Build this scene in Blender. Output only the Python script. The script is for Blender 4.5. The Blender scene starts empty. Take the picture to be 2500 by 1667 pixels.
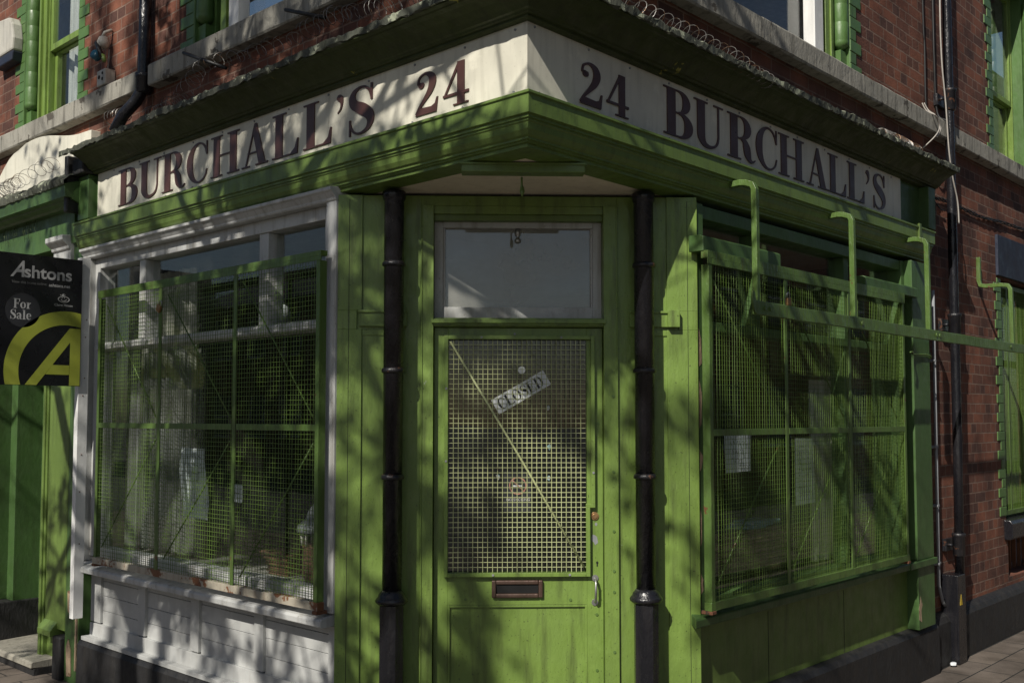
import bpy, bmesh, math, random
from mathutils import Vector
import numpy as np
random.seed(7)
SC = bpy.context.scene
COL = SC.collection
R_ = math.radians

# ------------------------------------------------------------------ camera
th = R_(43); pt = R_(3.2); DA = 4.3; EYE = 1.75
fw = Vector((math.cos(th), math.sin(th), 0)); rt = Vector((math.sin(th), -math.cos(th), 0))
cam_loc = -DA * (fw + 0.0153 * rt); cam_loc.z = EYE
fwd = fw * math.cos(pt) + Vector((0, 0, 1)) * math.sin(pt)
cd = bpy.data.cameras.new('camera'); cam = bpy.data.objects.new('camera', cd); COL.objects.link(cam)
cam.location = cam_loc; cam.rotation_euler = fwd.to_track_quat('-Z', 'Y').to_euler()
cd.sensor_width = 36; cd.lens = 36 * 2489 / 2500; cd.shift_y = 47 / 2500
cd.clip_start = 0.05; cd.clip_end = 400
SC.camera = cam

# ------------------------------------------------------------------ light
SUN = Vector((1, 0.256, -0.86)).normalized()
w = bpy.data.worlds.new('World'); SC.world = w; w.use_nodes = True
nt = w.node_tree; nt.nodes.clear()
sky = nt.nodes.new('ShaderNodeTexSky'); sky.sky_type = 'NISHITA'; sky.sun_disc = False
sky.sun_elevation = math.asin(-SUN.z); sky.sun_rotation = math.atan2(-SUN.x, -SUN.y)
bg = nt.nodes.new('ShaderNodeBackground'); bg.inputs[1].default_value = 0.05
wo = nt.nodes.new('ShaderNodeOutputWorld')
nt.links.new(sky.outputs[0], bg.inputs[0]); nt.links.new(bg.outputs[0], wo.inputs[0])
sl = bpy.data.lights.new('sun', 'SUN'); sl.energy = 5.0; sl.angle = R_(0.42); sl.color = (1.0, 0.95, 0.86)
so = bpy.data.objects.new('sun', sl); COL.objects.link(so)
so.rotation_euler = SUN.to_track_quat('-Z', 'Y').to_euler(); so.location = (-8, -3, 9)
SC.view_settings.view_transform = 'Standard'; SC.view_settings.look = 'None'
SC.view_settings.exposure = 0.05; SC.view_settings.gamma = 1
SC.render.engine = 'CYCLES'
SC.cycles.max_bounces = 7; SC.cycles.diffuse_bounces = 2; SC.cycles.transparent_max_bounces = 16

# ------------------------------------------------------------------ materials
def nodes(m): return m.node_tree.nodes, m.node_tree.links
def newmat(name):
    m = bpy.data.materials.new(name); m.use_nodes = True
    return m, m.node_tree.nodes['Principled BSDF']
def noise(m, scale, detail=4, vec=None, sx=None, rough=0.55):
    N, L = nodes(m)
    n = N.new('ShaderNodeTexNoise'); n.inputs['Scale'].default_value = scale
    n.inputs['Detail'].default_value = detail; n.inputs['Roughness'].default_value = rough
    if vec is None:
        g = N.new('ShaderNodeNewGeometry'); vec = g.outputs['Position']
    if sx:
        mp = N.new('ShaderNodeMapping'); mp.inputs['Scale'].default_value = sx
        L.new(vec, mp.inputs['Vector']); vec = mp.outputs[0]
    L.new(vec, n.inputs['Vector']); return n.outputs['Fac']
def ramp(m, fac, a, b, ca=(0, 0, 0, 1), cb=(1, 1, 1, 1)):
    N, L = nodes(m); r = N.new('ShaderNodeValToRGB')
    r.color_ramp.elements[0].position = a; r.color_ramp.elements[0].color = ca
    r.color_ramp.elements[1].position = b; r.color_ramp.elements[1].color = cb
    L.new(fac, r.inputs[0]); return r.outputs[0]
def mix(m, fac, a, b, mode='MIX'):
    N, L = nodes(m); x = N.new('ShaderNodeMix'); x.data_type = 'RGBA'; x.blend_type = mode
    for i, v in ((0, fac), (6, a), (7, b)):
        if isinstance(v, (int, float)): x.inputs[i].default_value = v
        elif isinstance(v, tuple): x.inputs[i].default_value = (*v[:3], 1)
        else: L.new(v, x.inputs[i])
    return x.outputs[2]
def bump(m, bs, h, strength, dist=0.01):
    N, L = nodes(m); b = N.new('ShaderNodeBump'); b.inputs['Strength'].default_value = strength
    b.inputs['Distance'].default_value = dist; L.new(h, b.inputs['Height']); L.new(b.outputs[0], bs.inputs['Normal'])
def paint(name, col, rough=0.4, wear=None, wt=0.7, dirt=0.35, bs_=0.25, dirtcol=(0.03, 0.03, 0.015), metal=0.0, wsc=9):
    m, b = newmat(name); N, L = nodes(m)
    c = mix(m, ramp(m, noise(m, 1.7, 5), 0.35, 0.7), col, tuple(x * 0.76 for x in col))
    c = mix(m, ramp(m, noise(m, 5.5, 7, rough=0.7), 0.55, 0.72, (0, 0, 0, 1), (0.55, 0.55, 0.55, 1)), c, tuple(min(1, x * 1.22 + 0.003) for x in col))
    c = mix(m, ramp(m, noise(m, 90, 3), 0.66, 0.70, (0, 0, 0, 1), (dirt, dirt, dirt, 1)), c, dirtcol)
    st = ramp(m, noise(m, 7, 6, sx=(3, 3, 0.35)), 0.5, 0.78)
    dm = mix(m, 1.0, st, (dirt, dirt, dirt), 'MULTIPLY')
    c = mix(m, dm, c, dirtcol)
    if wear:
        wm = ramp(m, noise(m, wsc, 8, rough=0.65), wt, wt + 0.012)
        c = mix(m, wm, c, wear)
    L.new(c, b.inputs['Base Color']); b.inputs['Metallic'].default_value = metal
    rr = ramp(m, noise(m, 12, 4), 0.3, 0.7, (rough * 0.75,) * 3 + (1,), (min(1, rough * 1.35),) * 3 + (1,))
    L.new(rr, b.inputs['Roughness'])
    bump(m, b, noise(m, 45, 6, sx=(1, 1, 0.4)), bs_, 0.006)
    return m
GREEN = (0.13, 0.20, 0.045)
M = {}
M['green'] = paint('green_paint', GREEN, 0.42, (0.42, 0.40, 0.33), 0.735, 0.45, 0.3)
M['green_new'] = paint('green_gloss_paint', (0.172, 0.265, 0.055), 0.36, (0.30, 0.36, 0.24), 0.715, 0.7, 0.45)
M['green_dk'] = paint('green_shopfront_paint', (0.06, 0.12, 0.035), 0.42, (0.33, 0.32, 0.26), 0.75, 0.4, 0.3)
M['green_moss'] = paint('mossy_green_paint', (0.04, 0.055, 0.012), 0.6, (0.25, 0.24, 0.04), 0.66, 0.7, 0.6, (0.015, 0.017, 0.006), wsc=5)
M['green_metal'] = paint('green_painted_steel', (0.095, 0.165, 0.038), 0.4, (0.12, 0.05, 0.025), 0.665, 0.5, 0.9, (0.05, 0.03, 0.015))
M['wire_pale'] = paint('pale_painted_wire', (0.52, 0.56, 0.29), 0.45, (0.15, 0.1, 0.05), 0.74, 0.3, 0.1)
M['wire'] = paint('shade_toned_green_wire', (0.10, 0.17, 0.03), 0.45, (0.10, 0.05, 0.02), 0.72, 0.3, 0.1)  # darker than the door wire: unlit look of the side guards put into colour
M['white'] = paint('white_paint', (0.52, 0.525, 0.51), 0.5, (0.25, 0.20, 0.14), 0.70, 0.75, 0.35, (0.20, 0.18, 0.14))
M['white_board'] = paint('weathered_white_boards', (0.47, 0.475, 0.46), 0.6, (0.20, 0.17, 0.13), 0.73, 0.25, 0.25, (0.22, 0.20, 0.17))
M['black_rust'] = paint('rusting_black_collar', (0.013, 0.013, 0.016), 0.35, (0.10, 0.045, 0.025), 0.60, 0.5, 1.0, (0.05, 0.04, 0.035), wsc=22)
M['white_new'] = paint('white_window_paint', (0.78, 0.78, 0.76), 0.35, None, 0.8, 0.3, 0.15, (0.3, 0.28, 0.25))
M['sign'] = paint('cream_sign_panel', (0.74, 0.71, 0.59), 0.38, (0.22, 0.2, 0.15), 0.77, 0.5, 0.1, (0.36, 0.34, 0.27))
M['letter'] = paint('maroon_lettering', (0.085, 0.037, 0.031), 0.35, (0.42, 0.36, 0.32), 0.71, 0.35, 0.15, wsc=34)
M['black'] = paint('black_gloss_paint', (0.011, 0.011, 0.014), 0.24, (0.15, 0.15, 0.17), 0.715, 0.4, 0.8, (0.045, 0.04, 0.038), wsc=17)
M['black_dull'] = paint('black_masonry_paint', (0.016, 0.0155, 0.016), 0.6, (0.20, 0.18, 0.15), 0.725, 0.5, 1.0, (0.04, 0.037, 0.032))
M['soffit'] = paint('cream_soffit_paint', (0.84, 0.75, 0.60), 0.7, None, 0.8, 0.25, 0.3, (0.35, 0.28, 0.2))
M['stone'] = paint('weathered_stone', (0.32, 0.305, 0.26), 0.8, (0.08, 0.07, 0.055), 0.60, 0.95, 0.9, (0.05, 0.045, 0.035), wsc=5)
M['concrete'] = paint('concrete_step', (0.30, 0.28, 0.23), 0.85, (0.12, 0.1, 0.08), 0.68, 0.6, 0.8)
M['lead'] = paint('lichened_lead', (0.07, 0.075, 0.055), 0.8, (0.30, 0.32, 0.23), 0.58, 0.7, 1.0, (0.03, 0.03, 0.02), wsc=16)
M['rust'] = paint('rusted_steel', (0.17, 0.07, 0.035), 0.8, (0.05, 0.03, 0.02), 0.6, 0.4, 1.0)
M['rustgreen'] = paint('rusty_white_rail', (0.42, 0.38, 0.30), 0.6, (0.17, 0.07, 0.03), 0.54, 0.6, 0.6, (0.12, 0.06, 0.03), wsc=5)
M['steel'] = paint('galvanised_steel', (0.45, 0.45, 0.44), 0.35, None, 0.9, 0.3, 0.1, metal=0.85)
M['greypipe'] = paint('grey_conduit', (0.27, 0.28, 0.29), 0.5, None, 0.9, 0.4, 0.2)
M['brass'] = paint('brass', (0.50, 0.30, 0.14), 0.35, None, 0.9, 0.4, 0.1, metal=0.8)
M['bronze'] = paint('brown_bronze', (0.10, 0.06, 0.045), 0.45, None, 0.9, 0.4, 0.4, metal=0.4)
M['void'] = paint('dark_recess', (0.006, 0.006, 0.006), 0.9, None, 0.9, 0, 0)
M['wood'] = paint('bare_splintered_wood', (0.36, 0.26, 0.17), 0.8, (0.15, 0.09, 0.05), 0.6, 0.5, 1.0)
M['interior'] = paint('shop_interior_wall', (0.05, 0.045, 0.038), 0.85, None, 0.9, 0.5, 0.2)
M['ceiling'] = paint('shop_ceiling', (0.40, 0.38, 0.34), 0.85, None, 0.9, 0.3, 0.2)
M['paper'] = paint('white_paper', (0.86, 0.89, 0.92), 0.7, None, 0.9, 0.1, 0.1)
M['ink'] = paint('black_ink', (0.02, 0.02, 0.03), 0.7, None, 0.9, 0, 0)
M['navy'] = paint('navy_board', (0.018, 0.024, 0.045), 0.55, None, 0.9, 0.3, 0.3)
M['board_black'] = paint('black_sale_board', (0.012, 0.012, 0.015), 0.28, (0.3, 0.3, 0.3), 0.80, 0.1, 0.05)
M['disc'] = paint('charcoal_disc', (0.035, 0.036, 0.042), 0.4, None, 0.9, 0.1, 0)
M['lime'] = paint('lime_print', (0.36, 0.40, 0.055), 0.45, None, 0.9, 0.1, 0)
M['silverprint'] = paint('silver_print', (0.48, 0.48, 0.48), 0.5, None, 0.9, 0.1, 0)
M['greyprint'] = paint('dim_grey_print', (0.22, 0.22, 0.22), 0.5, None, 0.9, 0.1, 0)
M['wire_steel'] = paint('razor_wire_steel', (0.26, 0.25, 0.235), 0.45, (0.12, 0.07, 0.04), 0.52, 0.3, 0.1, metal=0.6)
M['plastic'] = paint('off_white_plastic', (0.52, 0.50, 0.44), 0.5, None, 0.9, 0.5, 0.2)
M['bluegreen'] = paint('blue_plastic', (0.02, 0.11, 0.17), 0.3, None, 0.9, 0.1, 0)
M['cable'] = paint('black_cable', (0.014, 0.014, 0.014), 0.5, None, 0.9, 0, 0)
M['cable_w'] = paint('white_cable', (0.42, 0.39, 0.35), 0.5, None, 0.9, 0.3, 0)
M['orange'] = paint('orange_red_plastic', (0.62, 0.13, 0.06), 0.5, None, 0.9, 0.2, 0)
M['redring'] = paint('faded_red_ring', (0.55, 0.27, 0.22), 0.5, None, 0.9, 0.2, 0)
M['wicker'] = paint('brown_wicker', (0.17, 0.085, 0.045), 0.8, (0.06, 0.03, 0.02), 0.55, 0.5, 1.0, wsc=60)
M['crate'] = paint('straw_wicker', (0.25, 0.20, 0.09), 0.8, (0.08, 0.06, 0.03), 0.55, 0.5, 1.0, wsc=60)
M['bluebag'] = paint('blue_white_packet', (0.25, 0.42, 0.46), 0.5, (0.6, 0.6, 0.6), 0.55, 0.2, 0.2, wsc=20)
M['yellow'] = paint('yellow_sticker', (0.6, 0.42, 0.03), 0.5, None, 0.9, 0.2, 0)
M['bark'] = paint('tree_bark', (0.12, 0.09, 0.065), 0.9, None, 0.9, 0.4, 1.0)
M['leaf'] = paint('spring_leaf', (0.07, 0.12, 0.03), 0.6, None, 0.9, 0.2, 0)
M['slate'] = paint('roof_slate', (0.09, 0.09, 0.10), 0.7, None, 0.9, 0.4, 0.4)
M['render'] = paint('buff_render', (0.42, 0.36, 0.28), 0.8, None, 0.9, 0.4, 0.3)
M['weed'] = paint('weed_stalk', (0.05, 0.08, 0.02), 0.8, None, 0.9, 0.2, 0)

def glass(name, tint=(0.95, 0.97, 0.96), dirt=0.006, boost=1.0, rough=0.0, dcol=(0.5, 0.5, 0.46)):
    m = bpy.data.materials.new(name); m.use_nodes = True; N, L = nodes(m); N.clear()
    o = N.new('ShaderNodeOutputMaterial'); t = N.new('ShaderNodeBsdfTransparent'); t.inputs[0].default_value = (*tint, 1)
    g = N.new('ShaderNodeBsdfGlossy'); g.inputs['Roughness'].default_value = rough; g.inputs[0].default_value = (1, 1, 1, 1)
    f = N.new('ShaderNodeFresnel'); ior = 1.5 * boost
    bf = N.new('ShaderNodeNewGeometry'); mr = N.new('ShaderNodeMapRange'); mr.inputs['To Min'].default_value = ior; mr.inputs['To Max'].default_value = 1 / ior
    L.new(bf.outputs['Backfacing'], mr.inputs['Value']); L.new(mr.outputs[0], f.inputs[0])
    mx = N.new('ShaderNodeMixShader'); L.new(f.outputs[0], mx.inputs[0]); L.new(t.outputs[0], mx.inputs[1]); L.new(g.outputs[0], mx.inputs[2])
    d = N.new('ShaderNodeBsdfDiffuse'); d.inputs[0].default_value = (*dcol, 1)
    mx2 = N.new('ShaderNodeMixShader'); fac = ramp(m, noise(m, 5, 6), 0.3, 0.8, (dirt * 0.4,) * 3 + (1,), (dirt * 1.8,) * 3 + (1,))
    L.new(fac, mx2.inputs[0]); L.new(mx.outputs[0], mx2.inputs[1]); L.new(d.outputs[0], mx2.inputs[2])
    # gentle waviness of old panes
    b = N.new('ShaderNodeBump'); b.inputs['Strength'].default_value = 0.05; b.inputs['Distance'].default_value = 0.02
    L.new(noise(m, 2.2, 2), b.inputs['Height']); L.new(b.outputs[0], g.inputs['Normal'])
    L.new(mx2.outputs[0], o.inputs[0]); return m
M['glass'] = glass('window_glass')
M['glass_sheen_tint'] = glass('sheen_tinted_fanlight_glass', (0.75, 0.74, 0.70), 0.28, 1.35, 0.0, (0.50, 0.50, 0.46))  # grey diffuse tint stands in for the pale reflection on the pane
M['net'] = glass('net_curtain', (0.6, 0.62, 0.61), 0.16, 1.0, 0.6)

def brick(name, c1, c2, mortar, flip=False):
    m, b = newmat(name); N, L = nodes(m)
    g = N.new('ShaderNodeNewGeometry'); s = N.new('ShaderNodeSeparateXYZ'); L.new(g.outputs['Position'], s.inputs[0])
    a = N.new('ShaderNodeMath'); a.operation = 'ADD'; L.new(s.outputs[0], a.inputs[0]); L.new(s.outputs[1], a.inputs[1])
    cx = N.new('ShaderNodeCombineXYZ'); L.new(a.outputs[0], cx.inputs[0]); L.new(s.outputs[2], cx.inputs[1])
    wob = N.new('ShaderNodeTexNoise'); wob.inputs['Scale'].default_value = 9; L.new(cx.outputs[0], wob.inputs['Vector'])
    vm = N.new('ShaderNodeVectorMath'); vm.operation = 'MULTIPLY_ADD'; vm.inputs[1].default_value = (0.012, 0.012, 0)
    L.new(wob.outputs['Color'], vm.inputs[0]); L.new(cx.outputs[0], vm.inputs[2])
    t = N.new('ShaderNodeTexBrick'); L.new(vm.outputs[0], t.inputs['Vector'])
    t.inputs['Scale'].default_value = 1; t.inputs['Brick Width'].default_value = 0.236; t.inputs['Row Height'].default_value = 0.0815
    t.inputs['Mortar Size'].default_value = 0.0055; t.inputs['Mortar Smooth'].default_value = 0.2; t.inputs['Bias'].default_value = -0.15
    t.squash = 0.5; t.squash_frequency = 2; t.offset = 0.5; t.offset_frequency = 2
    t.inputs['Color1'].default_value = (*c1, 1); t.inputs['Color2'].default_value = (*c2, 1); t.inputs['Mortar'].default_value = (*mortar, 1)
    c = mix(m, ramp(m, noise(m, 2.6, 7, rough=0.65), 0.38, 0.66), t.outputs['Color'], (0.36, 0.30, 0.28), 'MULTIPLY')
    c = mix(m, ramp(m, noise(m, 38, 5), 0.62, 0.75, (0, 0, 0, 1), (0.5, 0.5, 0.5, 1)), c, (0.02, 0.015, 0.012))
    c = mix(m, ramp(m, noise(m, 1.3, 7, rough=0.7), 0.66, 0.74, (0, 0, 0, 1), (0.45, 0.45, 0.45, 1)), c, (0.30, 0.24, 0.2))
    L.new(c, b.inputs['Base Color']); b.inputs['Roughness'].default_value = 0.85
    hh = mix(m, 0.35, t.outputs['Fac'], noise(m, 60, 5))
    inv = N.new('ShaderNodeInvert'); L.new(hh, inv.inputs[1])
    bump(m, b, inv.outputs[0], 0.8, 0.012); return m
M['brick'] = brick('red_brick', (0.22, 0.078, 0.042), (0.07, 0.034, 0.027), (0.24, 0.155, 0.115))
M['brick2'] = brick('orange_brick', (0.36, 0.14, 0.06), (0.25, 0.09, 0.045), (0.3, 0.24, 0.2))
def quoin_mat():
    m = paint('green_painted_brick', (0.09, 0.175, 0.05), 0.4, (0.3, 0.15, 0.1), 0.74, 0.3, 0.4)
    return m
M['quoin'] = quoin_mat()
def paver():
    m, b = newmat('pavement_pavers'); N, L = nodes(m)
    g = N.new('ShaderNodeNewGeometry'); mp = N.new('ShaderNodeMapping'); mp.inputs['Rotation'].default_value = (0, 0, R_(0))
    L.new(g.outputs['Position'], mp.inputs[0])
    t = N.new('ShaderNodeTexBrick'); L.new(mp.outputs[0], t.inputs['Vector']); t.inputs['Scale'].default_value = 1
    t.inputs['Brick Width'].default_value = 0.45; t.inputs['Row Height'].default_value = 0.22; t.inputs['Mortar Size'].default_value = 0.006
    t.inputs['Color1'].default_value = (0.16, 0.13, 0.105, 1); t.inputs['Color2'].default_value = (0.11, 0.09, 0.075, 1); t.inputs['Mortar'].default_value = (0.02, 0.02, 0.018, 1)
    c = mix(m, ramp(m, noise(m, 2.5, 7), 0.4, 0.72), t.outputs[0], (0.35, 0.33, 0.3), 'MULTIPLY')
    L.new(c, b.inputs['Base Color']); b.inputs['Roughness'].default_value = 0.85
    bump(m, b, mix(m, 0.5, t.outputs['Fac'], noise(m, 40, 6)), 0.5, 0.008); return m
M['paver'] = paver()
M['asphalt'] = paint('asphalt', (0.05, 0.05, 0.052), 0.9, (0.09, 0.09, 0.09), 0.6, 0.3, 1.0, wsc=50)

# ------------------------------------------------------------------ builders
S2 = math.sqrt(0.5); K = 0.92
def FR(u, d, z): return (u, -d, z)
def FL(u, d, z): return (-d, u, z)
def FD(u, d, z): return ((K - d + u) * S2, (K - d - u) * S2, z)
def FW(u, d, z): return (u, d, z)
class MB:
    def __init__(s): s.v = []; s.f = []; s.sm = set(); s.mk = []
    def add(s, vs, fs, smooth=False):
        s.mk.append((len(s.v), len(s.f)))
        o = len(s.v); s.v += [tuple(p) for p in vs]
        for f in fs:
            if smooth: s.sm.add(len(s.f))
            s.f.append([i + o for i in f])
        return s
    def box(s, F, u0, u1, d0, d1, z0, z1):
        vs = [F(u, d, z) for z in (z0, z1) for d in (d0, d1) for u in (u0, u1)]
        return s.add(vs, [(0, 1, 3, 2), (4, 6, 7, 5), (0, 4, 5, 1), (2, 3, 7, 6), (0, 2, 6, 4), (1, 5, 7, 3)])
    def prism(s, F, prof, u0, u1, m0=0.0, m1=0.0):
        n = len(prof)
        vs = [F(u0 + m0 * d, d, z) for d, z in prof] + [F(u1 + m1 * d, d, z) for d, z in prof]
        fs = [(i, (i + 1) % n, n + (i + 1) % n, n + i) for i in range(n)] + [tuple(range(n)), tuple(range(2 * n - 1, n - 1, -1))]
        return s.add(vs, fs)
    def poly(s, F, pts, d0, d1):
        n = len(pts)
        vs = [F(u, d0, z) for u, z in pts] + [F(u, d1, z) for u, z in pts]
        return s.add(vs, [tuple(range(n)), tuple(range(2 * n - 1, n - 1, -1))] + [(i, (i + 1) % n, n + (i + 1) % n, n + i) for i in range(n)])
    def tube(s, pts, r, n=8, closed=False, caps=True, radii=None, smooth=True, flat=None):
        pts = [Vector(p) for p in pts]; m = len(pts); vs = []
        up = Vector((0, 0, 1)); prev = None
        for i, p in enumerate(pts):
            a = pts[i - 1] if i > 0 else (pts[-1] if closed else p)
            b = pts[i + 1] if i < m - 1 else (pts[0] if closed else p)
            t = (b - a).normalized()
            if prev is None:
                x = t.cross(up)
                if x.length < 1e-3: x = t.cross(Vector((0, 1, 0)))
                x.normalize()
            else:
                x = prev - t * prev.dot(t)
                x.normalize()
            prev = x; y = t.cross(x)
            rr = radii[i] if radii else r
            for k in range(n):
                a_ = 2 * math.pi * (k + 0.5) / n
                fx, fy = (flat if flat else (1, 1))
                vs.append(p + x * math.cos(a_) * rr * fx + y * math.sin(a_) * rr * fy)
        fs = []
        for i in range(m if closed else m - 1):
            for k in range(n):
                a0 = i * n + k; a1 = i * n + (k + 1) % n; j = ((i + 1) % m) * n
                fs.append((a0, a1, j + (k + 1) % n, j + k))
        if caps and not closed: fs += [tuple(range(n - 1, -1, -1)), tuple((m - 1) * n + k for k in range(n))]
        return s.add(vs, fs, smooth)
    def lathe(s, c, prof, n=20, rot=0.0, smooth=True):
        vs = [(c[0] + r * math.cos(2 * math.pi * k / n + rot), c[1] + r * math.sin(2 * math.pi * k / n + rot), z) for r, z in prof for k in range(n)]
        fs = [(i * n + k, i * n + (k + 1) % n, (i + 1) * n + (k + 1) % n, (i + 1) * n + k) for i in range(len(prof) - 1) for k in range(n)]
        fs += [tuple(range(n - 1, -1, -1)), tuple((len(prof) - 1) * n + k for k in range(n))]
        return s.add(vs, fs, smooth)
    def disc(s, F, u, z, r, d0, d1, n=16):
        return s.poly(F, [(u + r * math.cos(2 * math.pi * k / n), z + r * math.sin(2 * math.pi * k / n)) for k in range(n)], d0, d1)
    def build(s, name, mat, parent=None, bevel=0.0, rough=0.0):
        if rough:
            for i, p in enumerate(s.v):
                s.v[i] = tuple(c + random.uniform(-rough, rough) for c in p)
        org = Vector((0, 0, 0))
        q = parent
        while q is not None: org += q.location; q = q.parent
        me = bpy.data.meshes.new(name)
        me.from_pydata([tuple(Vector(p) - org) for p in s.v], [], s.f)
        bm = bmesh.new(); bm.from_mesh(me)
        for i, f in enumerate(bm.faces): f.smooth = i in s.sm
        bmesh.ops.recalc_face_normals(bm, faces=bm.faces[:])
        bm.to_mesh(me); bm.free()
        me.materials.append(M[mat])
        o = bpy.data.objects.new(name, me); COL.objects.link(o)
        if parent: o.parent = parent
        if bevel:
            b = o.modifiers.new('bevel', 'BEVEL'); b.width = bevel; b.segments = 2; b.limit_method = 'ANGLE'; b.angle_limit = R_(40)
        return o
def each(mb, name, mat, parent=None, bevel=0.0):
    """every piece of the builder as an object of its own"""
    mk = mb.mk + [(len(mb.v), len(mb.f))]
    for (v0, f0), (v1, f1) in zip(mk[:-1], mk[1:]):
        q = MB(); q.v = mb.v[v0:v1]; q.f = [[i - v0 for i in f] for f in mb.f[f0:f1]]; q.sm = {i - f0 for i in mb.sm if f0 <= i < f1}
        q.build(name, mat, parent, bevel)
def tag(o, label, cat, group=None, kind=None):
    if label: o['label'] = label
    if cat: o['category'] = cat
    if group: o['group'] = group
    if kind: o['kind'] = kind
    return o
def thing(name, loc, label, cat, group=None):
    o = bpy.data.objects.new(name, None); o.empty_display_size = 0.1; COL.objects.link(o); o.location = loc
    return tag(o, label, cat, group)
def solo(mb, name, mat, label, cat, group=None, bevel=0.0, rough=0.0):
    """a thing that is one mesh, origin at its lowest middle"""
    n = len(mb.v); cx = sum(p[0] for p in mb.v) / n; cy = sum(p[1] for p in mb.v) / n; cz = min(p[2] for p in mb.v)
    mb.v = [(p[0] - cx, p[1] - cy, p[2] - cz) for p in mb.v]
    o = mb.build(name, mat, None, bevel, rough); o.location = (cx, cy, cz); return tag(o, label, cat, group)
def copy_tree(o, parent=None):
    c = o.copy(); COL.objects.link(c); c.parent = parent
    for ch in [x for x in list(bpy.data.objects) if x.parent is o]: copy_tree(ch, c)
    return c
def arc(cx, cy, rx, ry, a0, a1, n=10):
    return [(cx + rx * math.cos(R_(a0 + (a1 - a0) * i / n)), cy + ry * math.sin(R_(a0 + (a1 - a0) * i / n))) for i in range(n + 1)]

# ------------------------------------------------------------------ lettering
def spline(cp, n=8):
    """cp: (x, y, width) -> densely sampled Catmull-Rom"""
    P = [cp[0]] + list(cp) + [cp[-1]]; out = []
    for i in range(1, len(P) - 2):
        for k in range(n):
            t = k / n; r = []
            for j in range(3):
                a, b, c, d = P[i - 1][j], P[i][j], P[i + 1][j], P[i + 2][j]
                r.append(0.5 * (2 * b + (c - a) * t + (2 * a - 5 * b + 4 * c - d) * t * t + (3 * b - a - 3 * c + d) * t ** 3))
            out.append(tuple(r))
    out.append(tuple(cp[-1])); return out
def ell(cx, cy, rx, ry, a0, a1, wf, n=14):
    """elliptic stroke, width from wf(angle)"""
    return [(cx + rx * math.cos(R_(a)), cy + ry * math.sin(R_(a)), wf(a)) for a in [a0 + (a1 - a0) * i / n for i in range(n + 1)]]
H = 0.034
def rec(x0, y0, x1, y1): return ('p', [(x0, y0), (x1, y0), (x1, y1), (x0, y1)])
def bowl(cx, cy, rx, ry, th): return ('s', ell(cx, cy, rx, ry, -90, 90, lambda a: H + (th - H) * max(0, math.cos(R_(a))) ** 1.6))
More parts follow.
